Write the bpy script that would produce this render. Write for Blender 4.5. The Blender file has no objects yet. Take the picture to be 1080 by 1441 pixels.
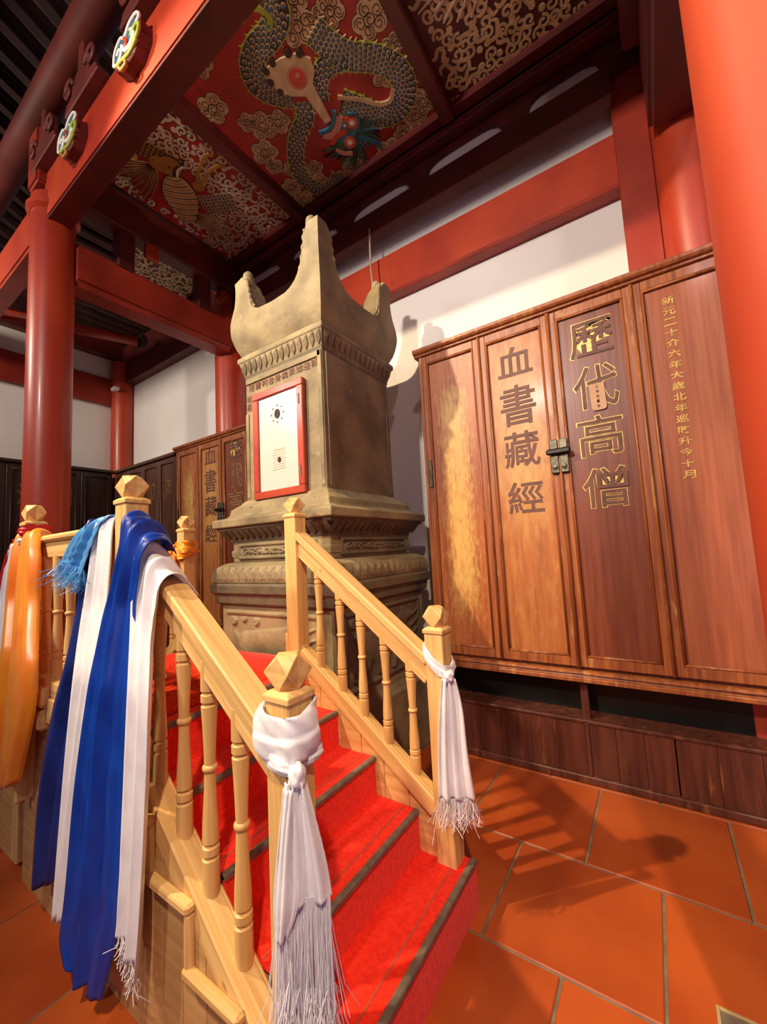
import bpy, bmesh, math, random
from mathutils import Vector, Matrix
import numpy as np
random.seed(7); RNG = np.random.RandomState(5)
sc = bpy.context.scene
COL = sc.collection
PI = math.pi

# ------------------------------------------------------------------ camera
def cam_setup():
    yaw, pit, rol, f, H = .587460205, .0935457246, -.0519517162, 566.592324, 1.5
    cy, sy, cp, sp = math.cos(yaw), math.sin(yaw), math.cos(pit), math.sin(pit)
    fwd = Vector((-sy*cp, cy*cp, sp)); r0 = Vector((cy, sy, 0)); u0 = r0.cross(fwd)
    rt = math.cos(rol)*r0 + math.sin(rol)*u0
    up = -math.sin(rol)*r0 + math.cos(rol)*u0
    cd = bpy.data.cameras.new('camera'); co = bpy.data.objects.new('camera', cd); COL.objects.link(co)
    m = Matrix((rt, up, -fwd)).transposed().to_4x4(); m.translation = (0, 0, H)
    co.matrix_world = m
    cd.sensor_fit = 'VERTICAL'; cd.sensor_height = 24; cd.lens = 24*f/1441; cd.clip_start = .05
    sc.camera = co
cam_setup()

# ------------------------------------------------------------------ world, lights, exposure
w = bpy.data.worlds.new('world'); sc.world = w; w.use_nodes = True
w.node_tree.nodes['Background'].inputs[0].default_value = (.50, .40, .62, 1)
w.node_tree.nodes['Background'].inputs[1].default_value = .16
def lamp(kind, name, loc, tgt, power, color, size, size_y=None, spot=None):
    l = bpy.data.lights.new(name, kind); l.energy = power; l.color = color
    if kind == 'AREA':
        l.size = size
        if size_y: l.shape = 'RECTANGLE'; l.size_y = size_y
    else: l.shadow_soft_size = size
    if spot: l.spot_size = math.radians(spot); l.spot_blend = .4
    o = bpy.data.objects.new(name, l); COL.objects.link(o); o.location = loc
    o.rotation_euler = (Vector(tgt)-Vector(loc)).to_track_quat('-Z', 'Y').to_euler()
    return o
lamp('SPOT', 'key_lamp', (-3.75, -1.5, 5.75), (-1.0, 2.6, 1.7), 1500, (1, .78, .50), .06, spot=50)
lamp('SPOT', 'second_lamp', (.9, -1.3, 5.2), (-1.4, 2.9, 2.2), 120, (1, .78, .74), .08, spot=70)
lamp('SPOT', 'stair_lamp', (1.0, -1.5, 5.3), (-.45, 1.9, 0), 650, (1, .76, .48), .07, spot=46)
hl = lamp('AREA', 'hall_lamp', (-1.8, -3.4, 4.66), (-1.4, 3.35, 3.5), 88, (1, .87, .76), .30)
hl.data.spread = math.radians(95)
sl_ = lamp('AREA', 'side_lamp', (-5.9, -1.8, 4.66), (-6.2, 3, 3.2), 65, (1, .86, .70), .8)
sl_.data.spread = math.radians(120)
lamp('AREA', 'violet_lamp', (1.5, -1.9, 1.2), (-.6, 3.2, 2.6), 11, (.60, .46, 1.0), .8)
sc.view_settings.view_transform = 'Standard'; sc.view_settings.look = 'None'
sc.view_settings.gamma = 1; sc.view_settings.exposure = .12
sc.view_settings.use_curve_mapping = False

# ------------------------------------------------------------------ materials
def mat(name, c1, c2=None, rough=.5, scale=6, stretch=(1, 1, 1), bump=0., detail=4, spec=.5, knots=None, sheen=0,
        metal=0, ramp=(.35, .65), rnd=0., wear=None, coat=0., bscale=None, dist=0.):
    m = bpy.data.materials.new(name); m.use_nodes = True; n = m.node_tree.nodes; L = m.node_tree.links
    b = n['Principled BSDF']; b.inputs['Roughness'].default_value = rough; b.inputs['Metallic'].default_value = metal
    b.inputs['Specular IOR Level'].default_value = spec
    if coat: b.inputs['Coat Weight'].default_value = coat; b.inputs['Coat Roughness'].default_value = .15
    if sheen: b.inputs['Sheen Weight'].default_value = sheen
    if c2 is None: c2 = tuple(x*.8 for x in c1)
    tc = n.new('ShaderNodeTexCoord'); mp = n.new('ShaderNodeMapping'); mp.inputs['Scale'].default_value = stretch
    L.new(tc.outputs['Object'], mp.inputs['Vector'])
    oi = n.new('ShaderNodeObjectInfo'); vm = n.new('ShaderNodeVectorMath'); vm.operation = 'ADD'
    sm = n.new('ShaderNodeVectorMath'); sm.operation = 'SCALE'; sm.inputs['Scale'].default_value = 7.3
    cb = n.new('ShaderNodeCombineXYZ')
    for i in range(3): L.new(oi.outputs['Random'], cb.inputs[i])
    L.new(cb.outputs[0], sm.inputs[0]); L.new(mp.outputs[0], vm.inputs[0]); L.new(sm.outputs[0], vm.inputs[1])
    nz = n.new('ShaderNodeTexNoise'); nz.inputs['Scale'].default_value = scale; nz.inputs['Detail'].default_value = detail
    nz.inputs['Distortion'].default_value = dist
    L.new(vm.outputs[0], nz.inputs['Vector'])
    cr = n.new('ShaderNodeValToRGB'); cr.color_ramp.elements[0].position = ramp[0]; cr.color_ramp.elements[1].position = ramp[1]
    cr.color_ramp.elements[0].color = (*c2, 1); cr.color_ramp.elements[1].color = (*c1, 1)
    L.new(nz.outputs['Fac'], cr.inputs[0]); out = cr.outputs[0]
    def mix(fac, a, colb):
        x = n.new('ShaderNodeMix'); x.data_type = 'RGBA'; L.new(fac, x.inputs['Factor']); L.new(a, x.inputs['A'])
        x.inputs['B'].default_value = (*colb, 1); return x.outputs['Result']
    if knots:
        vo = n.new('ShaderNodeTexVoronoi'); vo.inputs['Scale'].default_value = 3.2
        m2 = n.new('ShaderNodeMapping'); m2.inputs['Scale'].default_value = (1.1, 2.6, 2.6); L.new(tc.outputs['Object'], m2.inputs['Vector'])
        v2 = n.new('ShaderNodeVectorMath'); v2.operation = 'ADD'; L.new(m2.outputs[0], v2.inputs[0]); L.new(sm.outputs[0], v2.inputs[1])
        L.new(v2.outputs[0], vo.inputs['Vector'])
        mr = n.new('ShaderNodeMapRange'); mr.inputs[1].default_value = .03; mr.inputs[2].default_value = .075
        mr.inputs[3].default_value = .75; mr.inputs[4].default_value = 0; L.new(vo.outputs['Distance'], mr.inputs[0])
        out = mix(mr.outputs[0], out, knots)
    if wear:   # (colour, scale, stretch, lo, hi)
        z = n.new('ShaderNodeTexNoise'); z.inputs['Scale'].default_value = wear[1]; z.inputs['Detail'].default_value = 8
        z.inputs['Roughness'].default_value = .7
        m3 = n.new('ShaderNodeMapping'); m3.inputs['Scale'].default_value = wear[2]; L.new(tc.outputs['Object'], m3.inputs['Vector'])
        v3 = n.new('ShaderNodeVectorMath'); v3.operation = 'ADD'; L.new(m3.outputs[0], v3.inputs[0]); L.new(sm.outputs[0], v3.inputs[1])
        L.new(v3.outputs[0], z.inputs['Vector'])
        mr = n.new('ShaderNodeMapRange'); mr.inputs[1].default_value = wear[3]; mr.inputs[2].default_value = wear[4]
        L.new(z.outputs['Fac'], mr.inputs[0]); fac = mr.outputs[0]
        if len(wear) > 5:   # worn mostly around the panel's middle line: half width
            sx = n.new('ShaderNodeSeparateXYZ'); L.new(tc.outputs['Generated'], sx.inputs[0])
            a = n.new('ShaderNodeMath'); a.operation = 'SUBTRACT'; L.new(sx.outputs[0], a.inputs[0]); a.inputs[1].default_value = .5
            ab = n.new('ShaderNodeMath'); ab.operation = 'ABSOLUTE'; L.new(a.outputs[0], ab.inputs[0])
            r1 = n.new('ShaderNodeMapRange'); r1.inputs[1].default_value = wear[5]; r1.inputs[2].default_value = wear[5]*.25
            r1.inputs[3].default_value = 0; r1.inputs[4].default_value = .34; L.new(ab.outputs[0], r1.inputs[0])
            b2 = n.new('ShaderNodeMath'); b2.operation = 'SUBTRACT'; L.new(sx.outputs[2], b2.inputs[0]); b2.inputs[1].default_value = wear[6] if len(wear) > 6 else .5
            b3 = n.new('ShaderNodeMath'); b3.operation = 'ABSOLUTE'; L.new(b2.outputs[0], b3.inputs[0])
            r2 = n.new('ShaderNodeMapRange'); r2.inputs[1].default_value = wear[7] if len(wear) > 7 else .44; r2.inputs[2].default_value = .12 if len(wear) > 7 else .30
            L.new(b3.outputs[0], r2.inputs[0])
            mu = n.new('ShaderNodeMath'); mu.operation = 'MULTIPLY'; L.new(r1.outputs[0], mu.inputs[0]); L.new(r2.outputs[0], mu.inputs[1])
            ad = n.new('ShaderNodeMath'); ad.operation = 'ADD'; L.new(z.outputs['Fac'], ad.inputs[0]); L.new(mu.outputs[0], ad.inputs[1])
            L.new(ad.outputs[0], mr.inputs[0])
        out = mix(fac, out, wear[0])
    if rnd:
        hs = n.new('ShaderNodeHueSaturation'); mr = n.new('ShaderNodeMapRange'); mr.inputs[3].default_value = 1-rnd; mr.inputs[4].default_value = 1+rnd
        L.new(oi.outputs['Random'], mr.inputs[0]); L.new(mr.outputs[0], hs.inputs['Value']); L.new(out, hs.inputs['Color']); out = hs.outputs[0]
    L.new(out, b.inputs['Base Color'])
    if bump:
        bp = n.new('ShaderNodeBump'); bp.inputs['Strength'].default_value = bump; bp.inputs['Distance'].default_value = .01
        src = nz
        if bscale:
            src = n.new('ShaderNodeTexNoise'); src.inputs['Scale'].default_value = bscale; src.inputs['Detail'].default_value = 6
            L.new(vm.outputs[0], src.inputs['Vector'])
        L.new(src.outputs['Fac'], bp.inputs['Height']); L.new(bp.outputs[0], b.inputs['Normal'])
    return m
M = {}
M['red'] = mat('red_lacquer', (.50, .055, .016), (.36, .03, .012), .40, 2.2, (1, 1, .5), .15, coat=.12, bscale=9)
M['redmatte'] = mat('red_paint', (.50, .065, .022), (.40, .042, .016), .58, 1.6, (1, 1, .6), .1, spec=.3, bscale=9)
M['darkred'] = mat('dark_red_paint', (.13, .012, .010), (.07, .008, .007), .5, 3)
M['beamred'] = mat('beam_red', (.36, .035, .014), (.22, .02, .010), .42, 2.5, bump=.1)
M['purl'] = mat('old_red_timber', (.17, .022, .012), (.10, .014, .009), .55, 3)
M['brown'] = mat('smoked_timber', (.06, .018, .012), (.03, .010, .008), .6, 5)
M['slat'] = mat('pale_roof_tile', (.20, .13, .11), (.08, .05, .045), .7, 6)
M['plaster'] = mat('white_plaster', (.80, .77, .73), (.74, .70, .66), .85, 1.2, bump=.05, bscale=30)
M['stone'] = mat('olive_stone', (.34, .26, .135), (.17, .13, .07), .68, 4, (1, 1, 1), .5, 8, bscale=26, wear=((.42, .34, .20), 9, (1, 1, 1), .60, .75))
M['stonedark'] = mat('dark_or_shaded_stone', (.17, .13, .075), (.085, .065, .04), .62, 5, (1, 1, 1), .5, 8, bscale=30)  # darker mouldings; also puts shade into the tower's right-hand panels
M['pinkstone'] = mat('worn_pink_stone', (.42, .27, .18), (.22, .17, .10), .7, 8, bump=.4)
M['pine'] = mat('pine', (.80, .52, .20), (.62, .35, .115), .5, 5, (.35, 9, 9), .12, 5, knots=(.22, .09, .03), rnd=.06, ramp=(.35, .6), dist=.3)
M['pineturn'] = mat('turned_pine', (.76, .47, .17), (.62, .36, .12), .45, 5, (9, 9, .5), .08, 3, rnd=.05)
M['pineside'] = mat('pine_planks', (.56, .34, .135), (.42, .23, .08), .55, 4, (.4, 10, 10), .12, 5, knots=(.2, .08, .03), rnd=.08)
M['cab'] = mat('cabinet_wood', (.38, .115, .030), (.22, .055, .018), .42, 4, (10, 10, .6), .12, 6, coat=.05, wear=((.58, .31, .10), 3, (3, 3, .8), .56, .72))
M['cabworn'] = mat('worn_cabinet_panel', (.42, .125, .035), (.30, .075, .022), .42, 4, (10, 10, .5), .15, 6, wear=((.62, .36, .10), 8, (5, 5, 1.4), .54, .86, .40))
M['cabpanel'] = mat('cabinet_panel', (.46, .155, .040), (.34, .10, .028), .44, 4, (9, 9, .5), .12, 6, coat=.05, wear=((.62, .36, .10), 5, (4, 4, 1.2), .50, 1.05, .60, .66, .38))
M['cabred'] = mat('dark_red_panel', (.22, .055, .024), (.15, .034, .016), .40, 4, (9, 9, .5), .10, 6, coat=.08)
M['cabpink'] = mat('pinkish_panel', (.40, .115, .045), (.30, .078, .030), .42, 4, (9, 9, .5), .10, 6, coat=.08)
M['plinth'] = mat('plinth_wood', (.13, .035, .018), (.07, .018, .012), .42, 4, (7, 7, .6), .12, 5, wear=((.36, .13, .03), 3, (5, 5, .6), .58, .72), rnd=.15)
M['darkcab'] = mat('dark_cabinet_wood', (.045, .018, .012), (.025, .011, .009), .45, 4, (7, 7, .6), .1)
M['darkcab2'] = mat('brown_cabinet_wood', (.10, .035, .018), (.06, .022, .013), .42, 4, (7, 7, .6), .1)
M['groove'] = mat('carved_groove', (.17, .058, .036), (.11, .04, .027), .6, 20)
M['gilt'] = mat('gilt', (.80, .55, .16), (.55, .34, .08), .4, 30, metal=.2)
M['dullgilt'] = mat('dull_gilt', (.22, .12, .035), (.09, .04, .02), .5, 30)
M['brass'] = mat('old_brass', (.16, .14, .09), (.09, .08, .055), .4, 25, bump=.3, metal=.7)
M['black'] = mat('black_iron', (.02, .018, .015), None, .35, metal=.5)
M['label'] = mat('paper_label', (.62, .36, .22), None, .7)
M['ink'] = mat('ink', (.03, .02, .02), None, .7)
M['carpet'] = mat('red_carpet', (.95, .036, .010), (.80, .020, .007), .9, 60, (1, 1, 1), .5, sheen=.15, spec=.1)
M['ribmat'] = mat('orange_red_ribbed_mat', (.80, .06, .015), (.62, .03, .01), .85, 50, (1, 1, 1), .5, spec=.15)
M['nosing'] = mat('grey_nosing', (.20, .15, .11), (.12, .09, .07), .5, 30)
M['seam'] = mat('carpet_seam', (.42, .09, .05), None, .8)
M['tile'] = mat('clay_tile', (.50, .098, .018), (.37, .058, .011), .40, 2.2, (1, 1, 1), .08, 5, rnd=.08, spec=.4, bscale=40)
M['grout'] = mat('grout', (.26, .19, .12), (.15, .11, .07), .8, 12)
M['steel'] = mat('floor_plate', (.35, .33, .25), (.25, .23, .18), .35, 20, metal=.6)
M['white_silk'] = mat('white_silk', (.86, .84, .86), (.74, .72, .77), .36, 30, (1, 1, .3), .15, sheen=.3, spec=.6)
M['white_fringe'] = mat('white_fringe', (.85, .82, .88), None, .35, spec=.6)
M['blue_silk'] = mat('blue_silk', (.006, .055, .40), (.004, .032, .28), .34, 14, (1, 1, .4), .15, spec=.5)
M['navy_silk'] = mat('navy_silk', (.010, .035, .22), (.006, .02, .14), .35, 14, (1, 1, .4), .15, spec=.6)
M['light_silk'] = mat('light_blue_silk', (.07, .34, .72), (.03, .20, .55), .32, 14, (1, 1, 1), .2, sheen=.2, spec=.7)
M['orange_silk'] = mat('orange_silk', (1.0, .36, .012), (.92, .22, .008), .32, 10, (1, 1, .4), .15, sheen=.2, spec=.6)
M['yellow_silk'] = mat('yellow_silk', (.95, .42, .012), (.9, .28, .008), .32, 10, (1, 1, .4), .15, sheen=.2, spec=.6)
M['red_silk'] = mat('red_silk', (.62, .015, .02), (.45, .01, .015), .35, 10, spec=.6)
M['p_red'] = mat('painted_red', (.42, .022, .014), (.28, .014, .010), .5, 3)
M['p_dark'] = mat('painted_dark_red', (.10, .012, .010), None, .5)
M['p_cream'] = mat('painted_cream', (.62, .45, .24), (.45, .31, .15), .5, 10)
M['p_grey'] = mat('painted_pale', (.62, .50, .36), (.45, .34, .24), .5, 10)
M['p_line'] = mat('painted_outline', (.035, .018, .012), None, .5)
M['p_blue'] = mat('painted_blue', (.045, .12, .17), (.03, .085, .09), .5, 20)
M['p_green'] = mat('painted_green', (.015, .07, .035), (.03, .10, .04), .5, 20)
M['p_gold'] = mat('painted_gold', (.42, .22, .035), (.30, .15, .02), .5, 10)
M['p_bright'] = mat('painted_bright_red', (.55, .05, .02), None, .4)
M['p_pink'] = mat('painted_pink', (.55, .22, .15), None, .5)
M['p_white'] = mat('painted_white', (.85, .85, .80), None, .5)
M['p_teal'] = mat('painted_teal', (.03, .14, .20), None, .5)
M['p_lime'] = mat('painted_lime', (.35, .42, .04), None, .5)
M['frame'] = mat('red_picture_frame', (.50, .07, .035), (.38, .045, .025), .35, 5, coat=.3)
M['panel'] = mat('ivory_panel', (.66, .66, .60), (.60, .61, .54), .25, 3, coat=.5)

# ------------------------------------------------------------------ mesh helpers
def tag(o, label=None, cat=None, group=None, kind=None):
    if label: o['label'] = label
    if cat: o['category'] = cat
    if group: o['group'] = group
    if kind: o['kind'] = kind
    return o
def thing(name, label, cat, loc=(0, 0, 0), group=None):
    o = bpy.data.objects.new(name, None); COL.objects.link(o); o.location = loc; o.empty_display_size = .1
    return tag(o, label, cat, group)
class MB:
    def __init__(s): s.v = []; s.f = []
    def add(s, vs, fs):
        k = len(s.v); s.v += [tuple(v) for v in vs]; s.f += [tuple(i+k for i in f) for f in fs]; return s
    def box(s, x0, x1, y0, y1, z0, z1):
        v = [(x0, y0, z0), (x1, y0, z0), (x1, y1, z0), (x0, y1, z0), (x0, y0, z1), (x1, y0, z1), (x1, y1, z1), (x0, y1, z1)]
        return s.add(v, [(3, 2, 1, 0), (4, 5, 6, 7), (0, 1, 5, 4), (1, 2, 6, 5), (2, 3, 7, 6), (3, 0, 4, 7)])
    def rings(s, rings, cap=True, closed=True):
        n = len(rings[0]); k = len(s.v); s.v += [tuple(p) for r in rings for p in r]
        for i in range(len(rings)-1):
            for j in range(n if closed else n-1):
                a, b = k+i*n+j, k+i*n+(j+1) % n
                s.f.append((a, b, b+n, a+n))
        if cap:
            s.f.append(tuple(k+j for j in reversed(range(n)))); s.f.append(tuple(k+(len(rings)-1)*n+j for j in range(n)))
        return s
    def lathe(s, prof, seg=16, c=(0, 0)):
        return s.rings([[(c[0]+r*math.cos(2*PI*j/seg), c[1]+r*math.sin(2*PI*j/seg), z) for j in range(seg)] for r, z in prof])
    def sq(s, prof, c=(0, 0)):   # stacked square rings: (half, z) ; subdivided edges not needed
        return s.rings([[(c[0]+h*a, c[1]+h*b, z) for a, b in ((-1, -1), (1, -1), (1, 1), (-1, 1))] for h, z in prof])
    def tube(s, pts, r, seg=6):
        pts = [Vector(p) for p in pts]; rs = []
        for i, p in enumerate(pts):
            t = (pts[min(i+1, len(pts)-1)]-pts[max(i-1, 0)]).normalized()
            a = t.orthogonal().normalized() if i == 0 else (a-(a.dot(t))*t).normalized()
            b = t.cross(a); rr = r[i] if isinstance(r, (list, tuple)) else r
            rs.append([p+rr*(math.cos(2*PI*j/seg)*a+math.sin(2*PI*j/seg)*b) for j in range(seg)])
        return s.rings(rs)
    def prism(s, poly, d0, d1, axis='y'):   # polygon in (a,b) extruded along axis
        f = {'y': lambda a, b, d: (a, d, b), 'x': lambda a, b, d: (d, a, b), 'z': lambda a, b, d: (a, b, d)}[axis]
        return s.rings([[f(a, b, d0) for a, b in poly], [f(a, b, d1) for a, b in poly]])
    def build(s, name, m, parent=None, bevel=0, smooth=False, origin=None, solid=0, segs=1):
        me = bpy.data.meshes.new(name); vs = s.v
        if origin: vs = [(x-origin[0], y-origin[1], z-origin[2]) for x, y, z in vs]
        me.from_pydata(vs, [], s.f); me.update()
        bm = bmesh.new(); bm.from_mesh(me); bmesh.ops.recalc_face_normals(bm, faces=bm.faces)
        if bevel: bmesh.ops.bevel(bm, geom=[e for e in bm.edges if e.calc_face_angle(0) > .5], offset=bevel, segments=segs, affect='EDGES', clamp_overlap=True)
        bm.to_mesh(me); bm.free()
        if smooth: me.shade_smooth() if smooth is True else me.set_sharp_from_angle(angle=smooth)
        if smooth and smooth is not True:
            me.shade_smooth(); me.set_sharp_from_angle(angle=smooth)
        me.materials.append(M[m] if isinstance(m, str) else m)
        o = bpy.data.objects.new(name, me); COL.objects.link(o)
        if origin: o.location = origin
        if parent:
            o.parent = parent
        if solid:
            md = o.modifiers.new('thick', 'SOLIDIFY'); md.thickness = solid
        return o
def dup(o, parent=None, loc=None):
    c = o.copy(); COL.objects.link(c); c.parent = parent
    if loc: c.location = loc
    for ch in [x for x in bpy.data.objects if x.parent == o]: dup(ch, c)
    return c
def board(name, p0, p1, wy, wz, m, parent=None, bevel=.003, up=(0, 0, 1)):
    """a board whose own X runs from p0 to p1 (centre line), wy across, wz high; parent assumed unrotated at its location"""
    p0, p1 = Vector(p0), Vector(p1); L = (p1-p0).length; x = (p1-p0).normalized(); y = Vector(up).cross(x).normalized(); z = x.cross(y)
    o = MB().box(0, L, -wy/2, wy/2, -wz/2, wz/2).build(name, m, None, bevel)
    mt = Matrix((x, y, z)).transposed().to_4x4(); mt.translation = p0
    if parent:
        o.parent = parent; mt = Matrix.Translation(-Vector(parent.location)) @ mt if not parent.parent else mt
    o.matrix_basis = mt
    return o
def rel(parent, o):   # keep world coordinates of a mesh built in world space under a moved parent
    o.parent = parent; o.location = Vector(o.location)-Vector(parent.location); return o
def crom(pts, n):
    pts = [Vector(p) for p in pts]; out = []
    for i in range(len(pts)-1):
        p0 = pts[max(i-1, 0)]; p1, p2 = pts[i], pts[i+1]; p3 = pts[min(i+2, len(pts)-1)]
        for k in range(n):
            t = k/n; out.append(.5*((2*p1)+(p2-p0)*t+(2*p0-5*p1+4*p2-p3)*t*t+(3*p1-p0-3*p2+p3)*t**3))
    out.append(pts[-1]); return out

TX = {}
def glyph(ch, off=0., ext=.002):
    k = (ch, off, ext)
    if k not in TX:
        c = bpy.data.curves.new('glyph', 'FONT'); c.body = ch; c.offset = off; c.resolution_u = 3
        o = bpy.data.objects.new('glyph', c); COL.objects.link(o); bpy.context.view_layer.update()
        m = bpy.data.meshes.new_from_object(o.evaluated_get(bpy.context.evaluated_depsgraph_get()))
        bm = bmesh.new(); bm.from_mesh(m); bmesh.ops.dissolve_limit(bm, angle_limit=.02, verts=bm.verts, edges=bm.edges)
        r = bmesh.ops.extrude_face_region(bm, geom=list(bm.faces)); bmesh.ops.translate(bm, vec=(0, 0, ext), verts=[v for v in r['geom'] if isinstance(v, bmesh.types.BMVert)])
        bmesh.ops.recalc_face_normals(bm, faces=bm.faces); bm.to_mesh(m); bm.free()
        xs = [v.co.x for v in m.vertices]; ys = [v.co.y for v in m.vertices]
        TX[k] = (m, min(xs), max(xs), min(ys), max(ys)); bpy.data.objects.remove(o); bpy.data.curves.remove(c)
    return TX[k]
def put_glyph(name, ch, x, y, z, w, h, m, parent, off=0., depth=.004, axis='y', rot=0):
    """glyph centred at x,z on a plane facing -y (or +x when axis='x'); built as mesh in world space"""
    g, x0, x1, y0, y1 = glyph(ch, off, 1.0)
    s = MB(); W, Hh = x1-x0, y1-y0
    vs = []
    for v in g.vertices:
        a = ((v.co.x-x0)/W-.5)*w; b = ((v.co.y-y0)/Hh-.5)*h; d = v.co.z*depth
        vs.append((x+a, y-d, z+b) if axis == 'y' else (x+d, y+a, z+b))
    s.add(vs, [tuple(p.vertices) for p in g.polygons])
    return s.build(name, m, parent)

# ------------------------------------------------------------------ SETTING: floor
YW, XL = 3.35, -7.65
fl = MB().box(XL-.1, 3.2, -4.5, YW+.1, -.06, -.006).build('floor', 'grout'); tag(fl, kind='structure')
tm = {}
def tile_mesh(w, d):
    k = (round(w, 3), round(d, 3))
    if k not in tm:
        tm[k] = MB().box(-w/2, w/2, -d/2, d/2, -.02, 0).build('tile', 'tile', None, .004).data
        bpy.data.objects.remove([o for o in bpy.data.objects if o.data == tm[k]][0])
    return tm[k]
cnt = 0
for r in range(-4, 4):
    y0, y1 = 1.58+.575*r, 1.58+.575*(r+1)
    if r == 1: y1 = 2.82
    if r == 2: y0 = 2.82; y1 = YW
    if r == 3: continue
    if y0 >= y1-.05: continue
    offx = -.11 if r % 2 == 0 else .18
    for c in range(-13, 6):
        x0 = offx+.59*c; x1 = x0+.59
        x0 = max(x0, XL); 
        if x1 < XL+.1: continue
        w_, d_ = x1-x0-.011, y1-y0-.011
        o = bpy.data.objects.new('tile', tile_mesh(w_, d_)); COL.objects.link(o); o.parent = fl
        o.location = ((x0+x1)/2, (y0+y1)/2, RNG.uniform(-.0012, .0008)); cnt += 1

# walls
def struct(name, mb, m, **k): return tag(mb.build(name, m, **k), kind='structure')
struct('wall_back', MB().box(XL-.2, 3.2, YW, YW+.15, -.05, 5.9), 'plaster')
struct('wall_left', MB().box(XL-.15, XL, -4.5, YW, -.05, 5.9), 'plaster')
# back wall timbers : middle bay
struct('trim_1', MB().box(-4.3, .30, 3.25, YW, 4.05, 4.45), 'red', bevel=.006)
struct('trim_9', MB().box(-4.3, .30, 3.23, YW, 4.005, 4.045), 'beamred', bevel=.006)
struct('trim_2', MB().box(-4.3, .05, 3.12, 3.24, 4.64, 4.87), 'darkred', bevel=.006)
struct('wall_upper', MB().box(-4.3, .05, 3.22, YW, 4.80, 5.34), 'plaster')
# board with arched openings above
def arch_board():
    s = MB(); y0, y1 = 3.185, 3.215; zb, zt = 4.84, 5.34
    ops = [(-.545, .015), (-1.47, -.70), (-2.36, -1.60), (-3.28, -2.50), (-4.15, -3.42)]
    xs = sorted(ops); cur = -4.3
    for a, b in xs:
        s.box(cur, a, y0, y1, zb, zt); cur = b
        n = 12; lo = []; 
        for i in range(n+1):
            t = i/n; x = a+(b-a)*t; u = abs(2*t-1)
            lo.append((x, 4.90+.155*(1-u**4.5)**.5))
        for i in range(n):
            s.prism([lo[i], lo[i+1], (lo[i+1][0], zt), (lo[i][0], zt)], y0, y1)
    s.box(cur, .30, y0, y1, zb, zt)
    return s
struct('trim_3', arch_board(), 'darkred')
struct('trim_4', MB().box(-4.3, .25, 3.08, 3.18, 5.12, 5.19).box(-4.3, .25, 3.0, 3.10, 5.22, 5.34), 'darkred', bevel=.008)
# left bay and left wall timbers
struct('trim_5', MB().box(XL, -4.5, 3.20, YW, 4.62, 5.3), 'darkred', bevel=.006)
struct('trim_6', MB().box(XL, XL+.10, -4.5, 3.3, 4.22, 4.68), 'beamred', bevel=.006)
struct('trim_7', MB().box(XL, XL+.16, -4.5, 3.3, 5.06, 5.6), 'darkred', bevel=.006)
# right side timber beside the wall column
struct('trim_8', MB().box(.03, .24, 3.22, YW, .0, 5.3), 'beamred', bevel=.006)

# ------------------------------------------------------------------ columns
def column(x, y, r, h, label, bs=1.5, m='red'):
    t = thing('red_column', label, 'column', (x, y, 0), 'round red columns of the hall')
    MB().lathe([(r*bs*.95, 0), (r*bs, .06), (r*(bs+1)/2*1.05, .16), (r*1.05, .18)], 28).build('column_base', 'stone', t, smooth=.5)
    MB().lathe([(r, .18), (r, h)], 40).build('shaft', m, t, smooth=.6)
    return t
c1 = column(-4.35, 1.26, .167, 4.86, 'glossy red round column at the left, behind the orange scarf and rail')
MB().lathe([(.172, 4.70), (.20, 4.72), (.20, 4.76), (.172, 4.78)], 32).build('collar', 'red', c1, smooth=.5)
column(.352, 1.26, .161, 4.9, 'very large red round column close up along the right edge', 1.5, 'redmatte')
column(-4.45, 3.20, .19, 5.2, 'red round wall column directly behind and left of the stone tower')
column(-7.55, 3.22, .17, 5.0, 'red column in the far left corner above the dark cabinets', 1.1)
column(.42, 3.20, .18, 5.2, 'red round wall column behind the large right column, above the cabinet')
# small fixture on corner column
fx = MB().box(-7.47, -7.33, 3.00, 3.08, 4.44, 4.50).build('wall_fixture', 'p_white', None, .008); tag(fx, 'small white fitting on the far corner column, under the rafters', 'fitting')

# ------------------------------------------------------------------ big beams
def beam(name, label, x0, x1, y0, y1, z0, z1, m='beamred', bev=.02):
    o = MB().box(x0, x1, y0, y1, z0, z1).build(name, m, None, bev, segs=3, smooth=.6); tag(o, label, 'beam'); return o
bm1 = beam('main_beam', 'long red beam running from the left column up to the top edge', -4.3, .33, 1.17, 1.35, 4.6, 5.06, 'red')
MB().box(-4.28, .32, 1.172, 1.348, 4.585, 4.602).build('dark_underside', 'darkred', bm1, .003)  # thin added board, gives the beam a dark maroon underside
beam('main_beam', 'red beam left of the left column, continuing to the left edge', -7.6, -4.42, 1.16, 1.34, 4.52, 4.92, 'red')
beam('tie_beam', 'thick red beam from the left column back to the wall column behind the tower', -4.50, -4.20, 1.36, 3.1, 4.10, 4.52, 'beamred', .05)
beam('tie_beam', 'dark red upper beam under the left side of the phoenix ceiling panel', -4.36, -4.16, 1.36, 3.2, 4.88, 5.27, 'darkred')
beam('tie_beam', 'dark red beam behind the top of the large right column', .22, .50, 1.40, 3.05, 4.12, 4.7, 'darkred', .03)
beam('tie_beam', 'upper dark red beam at the right end of the painted ceiling', .13, .50, 1.40, 3.05, 4.78, 5.3, 'darkred')
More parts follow.
